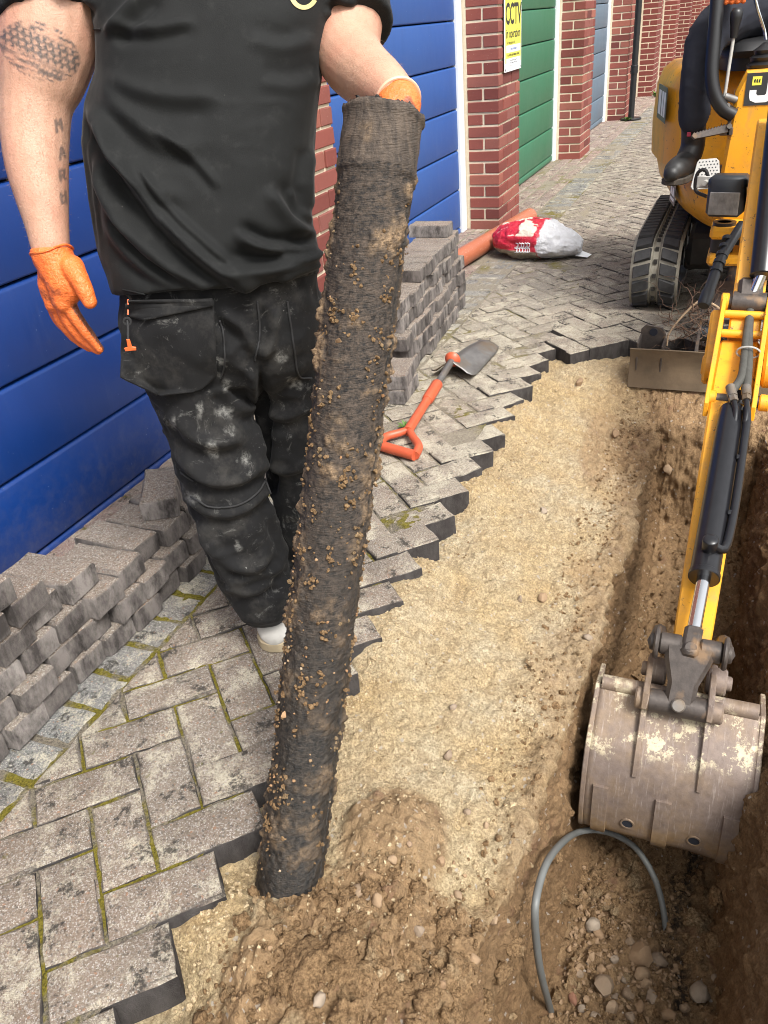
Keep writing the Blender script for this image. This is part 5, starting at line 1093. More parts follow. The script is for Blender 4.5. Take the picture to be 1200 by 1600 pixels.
# tracks
def track(y0, y1):
    x0, x1, r = 4.16, 5.05, .155; pts = []; n_arc = 14
    for a in np.linspace(math.pi/2, 3*math.pi/2, n_arc): pts.append((x0+r*math.cos(a), .165+r*math.sin(a)))
    for q in np.linspace(x0,x1,16)[1:]: pts.append((q, .010))
    for a in np.linspace(-math.pi/2, math.pi/2, n_arc): pts.append((x1+r*math.cos(a), .165+r*math.sin(a)))
    for q in np.linspace(x1,x0,16)[1:-1]: pts.append((q, .320))
    pts = np.array(pts); m = len(pts); T = np.roll(pts,-1,0)-np.roll(pts,1,0); T /= np.linalg.norm(T,axis=1)[:,None]; Nn = np.stack([T[:,1],-T[:,0]],1); c = pts.mean(0); Nn *= np.sign(((pts-c)*Nn).sum(1))[:,None]
    mb = MB(); prof = [(y0,-.02),(y0,0),(y0+.01,.004),((y0+y1)/2-.018,.004),((y0+y1)/2-.012,-.006),((y0+y1)/2+.012,-.006),((y0+y1)/2+.018,.004),(y1-.01,.004),(y1,0),(y1,-.02)]; k = len(prof)
    V = [(pts[i][0]+Nn[i][0]*h, y, pts[i][1]+Nn[i][1]*h) for i in range(m) for y, h in prof]
    mb.add(V,[(i*k+j,i*k+(j+1)%k,((i+1)%m)*k+(j+1)%k,((i+1)%m)*k+j) for i in range(m) for j in range(k)]); tr = mb.build('track', M['rubber'], EX, 40)
    L = np.concatenate([[0],np.cumsum(np.linalg.norm(np.diff(np.vstack([pts,pts[:1]]),axis=0),axis=1))]); tot = L[-1]; nl = 42
    def pos(s_):
        s_ %= tot; i = min(np.searchsorted(L,s_,side='right')-1,m-1); t = (s_-L[i])/(L[i+1]-L[i]); j = (i+1)%m; p = pts[i]*(1-t)+pts[j]*t; q = Nn[i]*(1-t)+Nn[j]*t; return p, q/np.linalg.norm(q)
    for i in range(nl):
        for side in (0,1):
            ya, yb = ((y0+y1)/2+.022, y1-.012) if side else (y0+.012, (y0+y1)/2-.022); s0 = tot*i/nl; off = .020; w = .026; V = []
            for hgt, sh in ((0.0,0.0),(.020,.005)):
                for y, so in ((ya, off if not side else -off*0), (yb, 0 if not side else off)):
                    for e in (-w+sh, w-sh):
                        p, q = pos(s0+so+e); yy = y+(sh if y == ya else -sh); V.append((p[0]+q[0]*(.003+hgt), yy, p[1]+q[1]*(.003+hgt)))
            mb = MB(); mb.add(V,[(0,2,3,1),(4,5,7,6),(0,1,5,4),(2,6,7,3),(0,4,6,2),(1,3,7,5)]); mb.build('tread_lug', M['lug'], tr, 30)
        p, q = pos(tot*i/nl+tot/nl/2); mb = MB(); mb.box((p[0]-q[0]*.003,(y0+y1)/2,p[1]-q[1]*.003),(.018,.016,.018)); mb.build('drive_slot', M['dark'], tr)
    for xx in (x0,x1):
        mb = MB(); mb.cyl((xx,y0+.03,.165),(xx,y1-.03,.165),.128,28,ch=.01); mb.cyl((xx,y0+.02,.165),(xx,y1-.02,.165),.045,20); mb.build('idler' if xx == x0 else 'drive_sprocket', M['dark'], EX)
    for xx in (4.4,4.6,4.8): mb = MB(); mb.cyl((xx,y0+.03,.075),(xx,y1-.03,.075),.05,20); mb.build('roller', M['dark'], EX)
track(.235,.455); track(-.455,-.235)
mb = MB(); mb.box((4.62,0,.24),(.80,.44,.16),ch=.02); mb.box((4.30,0,.20),(.12,.46,.10),ch=.01); mb.box((4.62,.30,.165),(.7,.05,.14),ch=.01); mb.box((4.62,-.30,.165),(.7,.05,.14),ch=.01); mb.cyl((4.62,0,.30),(4.62,0,.40),.24,32); mb.build('undercarriage', M['dark'], EX)
# dozer blade
mb = MB(); prof = [(3.300,-.085),(3.318,-.02),(3.322,.03),(3.305,.078),(3.293,.078),(3.309,.03),(3.306,-.02),(3.288,-.085)]
mb.prism(prof,(0,0,0),(1,0,0),(0,0,1),.70,.001); mb.build('dozer_blade', M['blade'], EX, 40)
for sy in (1,-1):
    mb = MB(); mb.prism([(3.31,-.03),(3.31,.060),(3.40,.085),(3.75,.18),(4.30,.24),(4.32,.19),(3.8,.12),(3.42,.0)],(0,sy*.10,0),(1,0,0),(0,0,1),.012,.002); mb.build('blade_arm', M['iron'], EX)
mb = MB(); mb.cyl((3.55,.10,.07),(3.55,-.10,.07),.032,20); mb.build('cross_tube', M['housing'], EX)
mb = MB(); mb.box((3.70,.0,.16),(.30,.13,.03),roty(-.25),ch=.006); mb.cyl((3.62,0,.12),(4.15,0,.25),.028,18); mb.build('blade_ram', M['iron'], EX)
ub = np.array([3.395,.275,.015])          # towing bracket at the left end of the blade
pl_ = [(-.05,-.05),(.05,-.05),(.05,.055),(.035,.085),(-.03,.095),(-.05,.075)]
mb = MB(); mb.prism(pl_, ub+np.array([.03,0,.03]), (0,-1,0),(0,0,1),.010,.002); mb.box(ub+np.array([-.03,.048,.02]),(.12,.008,.13),ch=.002); mb.box(ub+np.array([-.03,-.048,.02]),(.12,.008,.11),ch=.002); mb.build('blade_bracket', M['iron'], EX)
mb = MB(); mb.cyl(ub+np.array([.022,0,.095]), ub+np.array([.037,0,.095]), .016, 16); mb.build('bracket_hole', M['darkgap'], EX)
# roots caught behind the blade
def _root(mb, p, d, L_, r):
    pts = [np.array(p,float)]; d = np.array(d,float)
    for i in range(14): d = d+RS.randn(3)*.35; d /= np.linalg.norm(d); pts.append(pts[-1]+d*L_/14)
    mb.tube(pts, np.linspace(r,r*.3,15), 6)
M['root'] = plain('tree_root', (.12,.07,.045), .9, var=.5, sc=40); M['root2'] = plain('pale_root', (.34,.24,.15), .9, var=.3, sc=40)
mb = MB()
for i in range(70): _root(mb, (3.55+RS.randn()*.06, .10+RS.randn()*.05, .13+RS.randn()*.05), RS.randn(3), RS.uniform(.1,.28), RS.uniform(.001,.0028))
o = mb.build('root_tangle', M['root'], None, 60); tag(o, 'tangle of thin brown roots caught behind the excavator blade', 'roots', kind='stuff')
mb = MB(); mb.tube(spline([atX(1042,540,3.47),atX(1046,520,3.48),atX(1070,490,3.5),atX(1095,470,3.52),atX(1118,478,3.54),atX(1130,490,3.56)],30), np.linspace(.0035,.006,30), 8); tag(mb.build('root', M['root2'], None, 60), 'single pale root arching out from under the excavator', 'root')
# upper body
SLEW = math.radians(13)
def slew(p):
    p = np.array(p,float); q = p-np.array([4.55,0,0]); return q@rotz(SLEW).T+np.array([4.55,.035,0])
def shell(name, secs, mat, parent, n=44, ex=4.0, smooth=60, sw=True):     # stacked rounded-rectangle rings: (z, xc, yc, hx, hy)
    mb = MB(); V = []
    for z, xc, yc, hx, hy in secs:
        for k in range(n):
            t = 2*math.pi*(k+.5)/n; c_, s_ = math.cos(t), math.sin(t); V.append((xc+hx*math.copysign(abs(c_)**(2/ex),c_), yc+hy*math.copysign(abs(s_)**(2/ex),s_), z))
    V = [slew(p) for p in V]
    m = len(secs); mb.add(V,[(i*n+k,i*n+(k+1)%n,(i+1)*n+(k+1)%n,(i+1)*n+k) for i in range(m-1) for k in range(n)]+[tuple(range(n-1,-1,-1)),tuple((m-1)*n+k for k in range(n))]); return mb.build(name, mat, parent, smooth)
shell('skirt', [(.385,4.55,0,.56,.19),(.40,4.55,0,.60,.24),(.44,4.55,0,.635,.295),(.50,4.55,0,.655,.335),(.575,4.55,0,.66,.355),(.60,4.55,0,.655,.352)], M['yellow'], EX)
mb = MB(); mb.box((4.35,.10,.604),(.72,.46,.012),ch=.004); mb.build('floor_plate', M['dark'], EX)
shell('engine_cowl', [(.60,4.78,0,.43,.372),(.75,4.78,0,.435,.378),(.92,4.78,0,.425,.37),(.985,4.79,0,.40,.345),(1.02,4.80,0,.35,.30)], M['yellow'], EX)
mb = MB(); mb.prism([(.075,.40),(.105,.62),(.085,.95),(.055,1.02),(-.36,1.03),(-.38,.40)],(3.98,0,0),(0,1,0),(0,0,1),.22,.014); cons = mb.build('console', M['yellow'], EX, 40)
fx = 3.868
mb = MB(); mb.box((fx,-.115,.955),(.002,.33,.115)); pan = mb.build('logo_panel', plain('charcoal_decal',(.035,.037,.04),.4), EX)
def flat(name, poly, o_, mat, parent, th=.0012): mb = MB(); mb.prism(poly, o_, (0,-1,0),(0,0,1), th); return mb.build(name, mat, parent)
jx = lambda y, z: (fx-.0016, y, z)
K_ = .56
def lj(pts, y0=.0): return [(K_*x+y0, K_*z) for x, z in pts]
jo = (fx-.0016, .02, .955)
flat('logo_letter', lj([(.085,.085),(.135,.085),(.135,-.035),(.115,-.075),(.085,-.085),(.02,-.085),(-.015,-.07),(-.025,-.04),(-.025,-.005),(.020,-.005),(.020,-.03),(.03,-.04),(.075,-.04),(.085,-.03)]), jo, M['sign_w'], pan)
flat('logo_letter', lj([(.17,.085),(.28,.085),(.28,.045),(.215,.045),(.215,-.045),(.28,-.045),(.28,-.085),(.17,-.085)]), jo, M['sign_w'], pan)
flat('logo_letter', lj([(.30,.085),(.38,.085),(.40,.06),(.385,0),(.40,-.06),(.38,-.085),(.30,-.085)]), jo, M['sign_w'], pan)
flat('small_logo', lj([(-.015,.025),(.045,.025),(.045,.08),(-.015,.08)]), jo, M['sign_y'], pan)
for k in range(3): flat('small_logo_mark', lj([(-.004+.015*k,.045),(.006+.015*k,.04),(.006+.015*k,.066),(-.004+.015*k,.06)]), (fx-.0026,.02,.955), M['ink'], pan)
mb = MB(); mb.box(atX(1086,62,4.25),(.12,.05,.13),ch=.02); mb.build('armrest', M['vinyl'], EX)
mb = MB(); mb.box((4.02,.0915,.90),(.03,.002,.09),rotz(.0)); mb.build('warning_decal', M['grey'], EX)
def side_decal(x, z, w, h, y, rz, chars):
    c_ = slew((x,y,z)); u_ = rotz(SLEW)@np.array([-1.,0,0]); mb = MB(); mb.prism([(-w/2,-h/2),(w/2,-h/2),(w/2,h/2),(-w/2,h/2)], c_, u_, (0,0,1), .002); d_ = mb.build('side_decal', plain('decal_grey',(.05,.055,.06),.4), EX)
    for i, (a_, b_, cc, dd_) in enumerate(chars): mb = MB(); mb.prism([(a_*w,b_*h),(cc*w,b_*h),(cc*w,dd_*h),(a_*w,dd_*h)], c_+rotz(SLEW)@np.array([0,.0018,0]), u_, (0,0,1), .0008); mb.build('decal_letter', M['sign_w'], d_)
side_decal(4.62,.86,.30,.15,.3815,0,[(-.38,-.35,-.12,.35),(-.02,-.35,.16,.35),(.22,-.35,.40,.35)]); side_decal(4.25,.515,.16,.09,.3500,0,[(-.35,-.1,-.1,.3),(.0,-.1,.3,.3),(-.3,-.35,.35,-.2)])
# seat, levers, rails
shell('seat_base', [(1.00,4.42,-.03,.24,.21),(1.05,4.42,-.03,.25,.22)], M['vinyl'], EX); st = shell('seat', [(1.05,4.42,-.03,.26,.235),(1.075,4.42,-.03,.275,.245),(1.105,4.43,-.03,.265,.235),(1.115,4.43,-.03,.22,.19)], M['vinyl'], EX)
mb = MB(); mb.box((4.66,-.03,1.36),(.09,.42,.50),roty(.15),ch=.035); mb.build('backrest', M['vinyl'], st)
mb = MB(); mb.tube(spline([atX(1134,-160,3.95),atX(1124,-40,3.92),atX(1116,60,3.88),atX(1112,115,3.86),atX(1117,148,3.855),atX(1130,170,3.86),atX(1146,180,3.87)],50),.0265,18); mb.build('grab_rail', M['black'], EX, 60)
mb = MB(); mb.box(atX(1140,190,3.875),(.03,.014,.10),ch=.003); mb.box(atX(1135,205,3.875),(.03,.05,.03),ch=.003); mb.build('rail_bracket', M['iron'], EX)
for q in ((1137,165),(1140,197)): mb = MB(); mb.cyl(atX(*q,3.858), atX(*q,3.845), .010, 8); mb.build('bolt', M['steel_used'], EX)
def lever(path, name='control_lever', boot=None, knob=True):
    Q = [atX(*p) for p in path]; mb = MB(); mb.tube(spline(Q,16),.0065,12); lv = mb.build(name, M['chrome'] if not knob else M['grey'], EX, 60)
    if knob:
        d_ = Q[-1]-Q[-2]; d_ /= np.linalg.norm(d_); mb = MB(); mb.tube([Q[-1]-d_*.05,Q[-1]-d_*.01,Q[-1]+d_*.015,Q[-1]+d_*.035,Q[-1]+d_*.05],[.013,.017,.022,.023,.014],16); mb.build('knob', M['black'], lv, 60)
    if boot is not None:
        b_ = atX(*boot); mb = MB(); mb.tube([b_+UP*h for h in (-.07,-.055,-.045,-.03,-.02,-.005,.005,.02)],[.06,.066,.05,.056,.040,.046,.03,.012],20); mb.build('rubber_boot', M['black'], lv, 50)
lever([(1132,152,3.86),(1139,105,3.87),(1146,60,3.88),(1149,36,3.88)]); lever([(1197,62,3.98),(1194,45,3.98),(1184,15,3.96),(1176,-20,3.95)], boot=(1197,75,3.98), knob=False)
mb = MB(); mb.cyl(atX(1131,150,3.86), atX(1150,156,3.88), .014, 12); mb.build('lever_pivot', M['steel_used'], EX)
# pedals
a_ = atX(1136,200,3.87); b_ = atX(1080,215,3.83); mb = MB(); dp = b_-a_; LL = np.linalg.norm(dp); dp /= LL; wp = np.cross(dp,(0.3,0,1)); wp /= np.linalg.norm(wp); up_ = np.cross(wp,dp); poly = []
for k in range(12): poly += [(LL*k/12,.016),(LL*(k+.5)/12,.010)]
poly += [(LL,.004),(LL-.01,-.010),(0,-.018)]; mb.prism(poly, a_, dp, up_*np.sign(up_[2]), .026, .001); mb.build('serrated_pedal', M['iron'], EX)
pc = [atX(1088,250,3.79),atX(1111,248,3.79),atX(1117,292,3.73),atX(1081,297,3.73)]; pu = pc[1]-pc[0]; pu /= np.linalg.norm(pu); pv_ = pc[3]-pc[0]; pv_ -= pu*(pv_@pu); Lv = np.linalg.norm(pv_); pv_ /= Lv; Lu = .092
ped = MB(); ped.prism([(.012,0),(Lu-.016,0),(Lu-.004,.012),(Lu+.006,Lv-.012),(Lu-.004,Lv),(-.006,Lv),(-.014,Lv-.012),(.004,.010)], pc[0], pu, pv_, .008, .002); pd_ = ped.build('foot_pedal', M['grey'], EX)
pn = np.cross(pu,pv_); pn *= np.sign(pn@(CAM-pc[0])); mb = MB()
for i in range(6):
    for j in range(9):
        if not (j in (6,7)): q = pc[0]+pu*(.014+i*.0125+(.006 if j%2 else 0))+pv_*(.012+j*Lv/9.5)+pn*.0045; mb.cyl(q-pn*.001,q+pn*.0006,.0028,8)
mb.build('grip_holes', M['darkgap'], pd_)
# work light
wl = atX(1136,306,3.56); th_ = math.radians(12); wr = np.column_stack([(-1,.12,-.28),(0,1,.06),(0,0,1)]); 
fx_ = np.array([-.95,.16,.02]); fx_ /= np.linalg.norm(fx_); rx_ = np.cross(fx_,UP); rx_ /= np.linalg.norm(rx_); uy_ = np.cross(rx_,fx_); uy_ = uy_*math.cos(th_)-rx_*math.sin(th_)*.0; Rw = np.column_stack([rx_,uy_,-fx_])
mb = MB(); mb.box(wl,(.135,.150,.085),Rw,ch=.016); mb.box(wl+uy_*.05-fx_*.01,(.14,.055,.10),Rw,ch=.014); wl_o = mb.build('work_light', M['housing'], EX, 50)
mb = MB(); mb.box(wl-uy_*.022+fx_*.044,(.110,.085,.006),Rw,ch=.002); mb.build('lens', M['lampglass'], wl_o)
mb = MB()
for k in range(9): mb.box(wl-uy_*.022+fx_*.048+rx_*(-.045+k*.011),(.003,.075,.002),Rw)
mb.build('lens_ribs', M['lampglass'], wl_o)
mb = MB(); mb.box(wl+rx_*.095+uy_*.045-fx_*.03,(.06,.045,.006),Rw,ch=.002); mb.cyl(wl+rx_*.09+uy_*.045+fx_*.0,wl+rx_*.09+uy_*.045-fx_*.04,.010,10); mb.build('light_bracket', M['grey'], wl_o)
mb = MB(); mb.tube(spline([wl+rx_*.07+uy_*.0-fx_*.05, wl+rx_*.10+uy_*.085-fx_*.05, wl+rx_*.13+uy_*.075-fx_*.05, wl+rx_*.13+uy_*.01-fx_*.05, wl+rx_*.08-uy_*.01-fx_*.03],24),.007,10); mb.build('cable', M['black'], wl_o)
# swing post
kp = np.array([3.70,.03,.41]); mb = MB(); mb.box(kp+np.array([0,0,.05]),(.18,.16,.045),ch=.012); mb.box(kp+np.array([0,0,-.055]),(.18,.16,.045),ch=.012); mb.box(kp+np.array([.05,-.10,0]),(.16,.13,.17),ch=.015); mb.build('swing_bracket', M['yellow'], EX)
mb = MB(); mb.cyl(kp+np.array([-.02,.03,-.09]),kp+np.array([-.02,.03,.085]),.045,20); mb.build('king_post', M['black'], EX); mb = MB(); mb.cyl(kp+np.array([-.02,.03,.075]),kp+np.array([-.02,.03,.085]),.028,8); mb.build('bolt', M['iron'], EX)
mb = MB(); mb.cyl(atX(1188,224,3.74),atX(1205,226,3.74),.045,20,ch=.006); mb.build('hinge_boss', M['yellow'], EX)
# boom
A = at(1150,574,2.62); B = at(1072,1056,1.985); Cp = at(1170,474,2.64); YC = -.055
def bm_poly(pts, y, th, name, mat, ch=.006): mb = MB(); mb.prism([(p[0],p[1]) for p in pts],(0,y,0),(1,0,0),(0,0,1),th,ch); return mb.build(name, mat, EX, 40)
Fz = np.array([3.62,.44]); Ez = np.array([3.32,.86]); Az = np.array([A[0],A[2]])
dirE = (Ez-Az)/np.linalg.norm(Ez-Az); nE = np.array([-dirE[1],dirE[0]]); dirF = (Fz-Ez)/np.linalg.norm(Fz-Ez); nF = np.array([-dirF[1],dirF[0]])
bm_poly([Az+dirE*.10-nE*.055, Az+dirE*.10+nE*.03, Ez+nE*.05, Ez+np.array([.09,.04]), Fz-nF*.05+np.array([.03,0]), Fz+np.array([0,-.05]), Fz+nF*.04, Ez-nE*.10+np.array([-.02,-.05])], YC, .095, 'boom', M['yellow'])
def fork(y):
    P2 = [Az+np.array([.06*math.cos(a),.06*math.sin(a)]) for a in np.linspace(math.radians(150),math.radians(390),12)]; P2 += [Az+dirE*.20+nE*.0, Az+dirE*.20-nE*.055]; 
    hull = sorted([tuple(p) for p in P2]); 
    def cr(o,a,b): return (a[0]-o[0])*(b[1]-o[1])-(a[1]-o[1])*(b[0]-o[0])
    lo = []
    for p in hull:
        while len(lo) > 1 and cr(lo[-2],lo[-1],p) <= 0: lo.pop()
        lo.append(p)
    hi = []
    for p in hull[::-1]:
        while len(hi) > 1 and cr(hi[-2],hi[-1],p) <= 0: hi.pop()
        hi.append(p)
    bm_poly(lo[:-1]+hi[:-1], y, .04, 'boom_fork', M['yellow'], .008)
fork(YC+.088); fork(YC-.088)
# dipper arm
adir = (B-A)/np.linalg.norm(B-A); lat = np.array([0,-1.,0]); lat -= adir*(lat@adir); lat /= np.linalg.norm(lat); an = np.cross(adir,lat); an *= np.sign(an[2]); LA = np.linalg.norm(B-A)
mb = MB(); V = []
secs = [(-.06,.058,.05,-.055),(.10,.060,.052,-.06),(.35,.056,.048,-.05),(.65,.050,.038,-.042),(.92,.045,.03,-.034),(1.0,.036,.028,-.03)]
for t, w, tp, bt in secs:
    c_ = A+adir*LA*t
    for s_, h in ((-1,bt),(1,bt),(1,tp-.006),(.9,tp),(-.9,tp),(-1,tp-.006)): V.append(c_+lat*w*s_+an*h)
k = 6; m = len(secs); mb.add(V,[(i*k+j,i*k+(j+1)%k,(i+1)*k+(j+1)%k,(i+1)*k+j) for i in range(m-1) for j in range(k)]+[tuple(range(k-1,-1,-1)),tuple((m-1)*k+j for j in range(k))]); mb.build('dipper_arm', M['yellow'], EX, 40)
G = at(1152,626,2.47)
def cheek(s_):
    off = lat*s_*.066; pts = [Cp+an*.03, Cp-adir*.03, Cp-an*.035, A-an*.055+adir*.0, A+adir*.10-an*.05, G+adir*.06-an*.02, G+adir*.045+an*.02, G+an*.035]
    U_ = adir; W_ = an; O_ = A+off; poly = [((p-A)@U_,(p-A)@W_) for p in pts]; mb = MB(); mb.prism(poly,O_,U_,W_,.014,.002); mb.build('cheek_plate', M['yellow'], EX, 40)
cheek(1); cheek(-1)
for p, w, r in ((G,.090,.022),(A,.104,.028),(Cp,.085,.026)):
    for s_ in (-1,1): mb = MB(); mb.cyl(p+lat*s_*.060, p+lat*s_*w, r*1.15, 20, ch=.004); mb.build('pin_boss', M['yellow'], EX, 40)
    mb = MB(); mb.cyl(p-lat*.062, p+lat*.062, r*.8, 16); mb.build('pin', M['iron'], EX)
for f_, e_ in ((.30,.03),(.62,.035)):
    p = Cp*(1-f_)+A*f_+an*e_; mb = MB(); mb.cyl(p-lat*.064,p+lat*.064,.013,14); mb.build('cross_tube', M['yellow'], EX)
# bucket ram
r0 = at(1143,648,2.40); r1 = at(1100,902,2.045); Qp = at(1079,1012,1.915); rd = (r1-r0)/np.linalg.norm(r1-r0)
mb = MB(); mb.cyl(r0-rd*.02, r1, .036, 28, ch=.004); mb.cyl(r1-rd*.012, r1+rd*.004, .0385, 28, ch=.002); mb.box(G, (.05,.05,.06), np.column_stack([lat,an,adir]), ch=.008); ram = mb.build('bucket_ram', M['ram'], EX, 40)
mb = MB(); mb.cyl(r1, Qp, .0165, 22); mb.build('rod', M['chrome'], ram, 60)
sv = np.cross(rd, (CAM-r0)/np.linalg.norm(CAM-r0)); sv /= np.linalg.norm(sv); sv *= np.sign(sv@lat); fv = np.cross(sv,rd); fv *= np.sign(fv@(CAM-r0))
mb = MB(); hb = at(1108,858,2.06)+fv*.02; mb.tube(spline([r0+sv*.038+fv*.030, r0+sv*.044+fv*.022+rd*.08, r1+sv*.040+fv*.02-rd*.10, hb],20),.0115,12); mb.cyl(hb-fv*.03,hb+fv*.02,.019,18,ch=.003); mb.build('oil_line', M['ram'], ram, 50)
for q in (.32,.66): mb = MB(); p = r0+(r1-r0)*q; mb.box(p+sv*.035+fv*.018,(.012,.02,.016),np.column_stack([sv,fv,rd]),ch=.003); mb.build('line_clip', M['ram'], ram)
for px0, px1, gx in ((1163,1153,-.012),(1170,1166,.02)):
    pth = [at(1172,486,2.62), at(1170 if gx > 0 else 1166,530,2.56), at(px0,560,2.50), at(px0-5 if gx < 0 else px0-2,590,2.44), at(px1-10 if gx < 0 else px1,612,2.40)]
    mb = MB(); mb.tube(spline(pth,30),.0125,14); hs_ = mb.build('hydraulic_hose', M['hose'], EX, 60); e_ = pth[-1]; f_ = r0+sv*(.012 if gx < 0 else .040)+fv*.036+rd*.03; dd_ = (f_-e_)/np.linalg.norm(f_-e_)
    mb = MB(); mb.cyl(e_-dd_*.02,e_+dd_*.02,.0145,12); mb.cyl(e_+dd_*.02,e_+dd_*.04,.0135,6); mb.build('hose_fitting', M['steel_used'], hs_); mb = MB(); mb.tube(spline([e_+dd_*.035,f_-dd_*.01,f_+rd*.03-fv*.012],10),.009,12); mb.build('hard_pipe', M['ram'], hs_, 60)
mb = MB(); q = at(1169,551,2.515); mb.tube([q+(lat*math.cos(a)*.034+fv*math.sin(a)*.022) for a in np.linspace(0,2*math.pi,24)],.003,6,cap=False); mb.build('cable_tie', M['grey'], EX)
# dipper ram along the boom
d1 = at(1191,432,2.60); d2 = at(1224,130,2.66); dd_ = (d2-d1)/np.linalg.norm(d2-d1); mb = MB(); mb.cyl(d1,d2,.038,28,ch=.004); dr_ = mb.build('dipper_ram', M['ram'], EX, 40)
mb = MB(); mb.cyl(d1+dd_*.02, Cp+np.array([0,-.0,0.0])+an*.0, .018, 20); mb.build('rod', M['chrome'], dr_, 60); mb = MB(); mb.box(Cp+dd_*.03,(.075,.06,.10),np.column_stack([lat,np.cross(dd_,lat),dd_]),ch=.012); mb.cyl(Cp-lat*.05,Cp+lat*.05,.036,20); mb.build('rod_eye', M['iron'], dr_)
mb = MB(); q0 = at(1099,478,2.95); q1 = at(1126,405,3.0); q2 = at(1160,350,3.02); dq = (q1-q0)/np.linalg.norm(q1-q0); mb.tube([q0,q0+dq*.01,q0+dq*.06,q0+dq*.07,q0+dq*.14],[.020,.024,.024,.020,.020],18); mb.tube(spline([q0+dq*.13,q1,q2],14),.018,14)
for k in range(5): mb.cyl(q0+dq*(.15+.035*k),q0+dq*(.165+.035*k),.022,16)
mb.build('hose_sleeve', M['housing'], EX, 50)
# bucket linkage
cn = (CAM-B)/np.linalg.norm(CAM-B); Yv = np.array([0,-1.,0])
for s_ in (-1,1): mb = MB(); mb.cyl(Qp+Yv*s_*.020,Qp+Yv*s_*.070,.026,20,ch=.004); mb.cyl(Qp+Yv*s_*.070,Qp+Yv*s_*.082,.040,22,ch=.004); mb.cyl(Qp+Yv*s_*.08,Qp+Yv*s_*.092,.021,16,ch=.003); mb.build('link_pin', M['iron'], EX, 40)
rq = (Qp-r1)/np.linalg.norm(Qp-r1); mb = MB(); mb.box(Qp-rq*.01,(.042,.052,.085),np.column_stack([Yv-rq*(Yv@rq),np.cross(rq,Yv),rq]),ch=.009); mb.cyl(Qp+cn*.02,Qp+cn*.034,.014,16,ch=.002); mb.build('rod_clevis', M['iron'], EX, 40)
Sp = at(1060,1102,1.915); lk = (Sp-Qp)/np.linalg.norm(Sp-Qp); ln = np.cross(lk,Yv); ln *= np.sign(ln@cn); LK = np.linalg.norm(Sp-Qp)
mb = MB(); mb.prism([(-.060,-.01),(.060,-.01),(.052,.03),(.034,LK*.62),(.034,LK+.0),(.024,LK+.012),(-.024,LK+.012),(-.034,LK),(-.034,LK*.62),(-.052,.03)],Qp+ln*.004,Yv,lk,.045,.010); mb.build('tipping_link', M['iron'], EX, 40)
mb = MB(); mb.cyl(Sp+cn*.0,Sp+cn*.040,.016,18,ch=.003); mb.build('bolt', M['steel_used'], EX); mb = MB(); mb.cyl(Sp-Yv*.065,Sp+Yv*.065,.028,22); mb.build('link_tube', M['iron'], EX, 40)
for s_ in (-1,1):
    mb = MB(); p0, p1 = Qp+Yv*s_*.076, A*.10+B*.90; p1 = np.array([p1[0],Qp[1]-s_*.076,p1[2]]); mb.tube([p0,p1],[.022,.018],8); mb.build('tipping_lever', M['iron'], EX)
    mb = MB(); mb.cyl(B+Yv*s_*.045,B+Yv*s_*.092,.034,22,ch=.005); mb.cyl(B+Yv*s_*.088,B+Yv*s_*.104,.018,14,ch=.003); mb.build('bucket_pin', M['rust'], EX, 40)
# bucket
bp = [at(1062,1094,1.955),at(1054,1140,1.932),at(1047,1190,1.908),at(1041,1240,1.915),at(1036,1290,1.950),at(1034,1316,1.995)]
bx = [(p[0],p[2]) for p in bp]; last = bx[-1]; bx += [(last[0]+.06,last[1]-.010),(last[0]+.14,last[1]+.005),(last[0]+.22,last[1]+.035)]
pr2 = spline([(x,0,z) for x,z in bx],44)[:,[0,2]]; BYc, BW = -.008, .372
N2 = np.gradient(pr2,axis=0); N2 = np.stack([N2[:,1],-N2[:,0]],1); N2 /= np.linalg.norm(N2,axis=1)[:,None]
if N2[8][0] > 0: N2 = -N2
BK = MB(); V = []; ny = 25
g = np.zeros((len(pr2),ny,3))
for i in range(len(pr2)):
    for j in range(ny): y = BYc-BW/2+BW*j/(ny-1); dn = .0025*vn(np.array([[pr2[i][0]*14,y*14,pr2[i][1]*14]]),4)[0]; g[i,j] = (pr2[i][0]+N2[i][0]*dn, y, pr2[i][1]+N2[i][1]*dn)
BKT = link('bucket', grid_mesh(g, M['rust']), (0,0,0), None); BKT.parent = EX; BKT.location = -Vector(EX['_w']); sd_ = BKT.modifiers.new('t','SOLIDIFY'); sd_.thickness = .010; sd_.offset = 0; BKT['_w'] = [0,0,0]
top_in = (bx[0][0]+.10, bx[0][1]-.06)
for s_ in (-1,1):
    mb = MB(); pl2 = [tuple(p) for p in pr2]+[(bx[-1][0]-.03,bx[-1][1]+.16),(bx[0][0]+.09,bx[0][1]-.01)]; mb.prism([(p[0]+N2[min(i,len(N2)-1)][0]*.007,p[1]+N2[min(i,len(N2)-1)][1]*.007) if i < len(pr2) else p for i, p in enumerate(pl2)],(0,BYc+s_*(BW/2+.002),0),(1,0,0),(0,0,1),.012,.002); mb.build('side_plate', M['rust'], BKT, 40)
mb = MB(); mb.cyl((bx[0][0]+.006,BYc-BW/2+.008,bx[0][1]+.004),(bx[0][0]+.006,BYc+BW/2-.008,bx[0][1]+.004),.020,20); mb.build('top_tube', M['rust'], BKT, 60)
def onb(i): return np.array([pr2[i][0],0,pr2[i][1]]), np.array([N2[i][0],0,N2[i][1]])
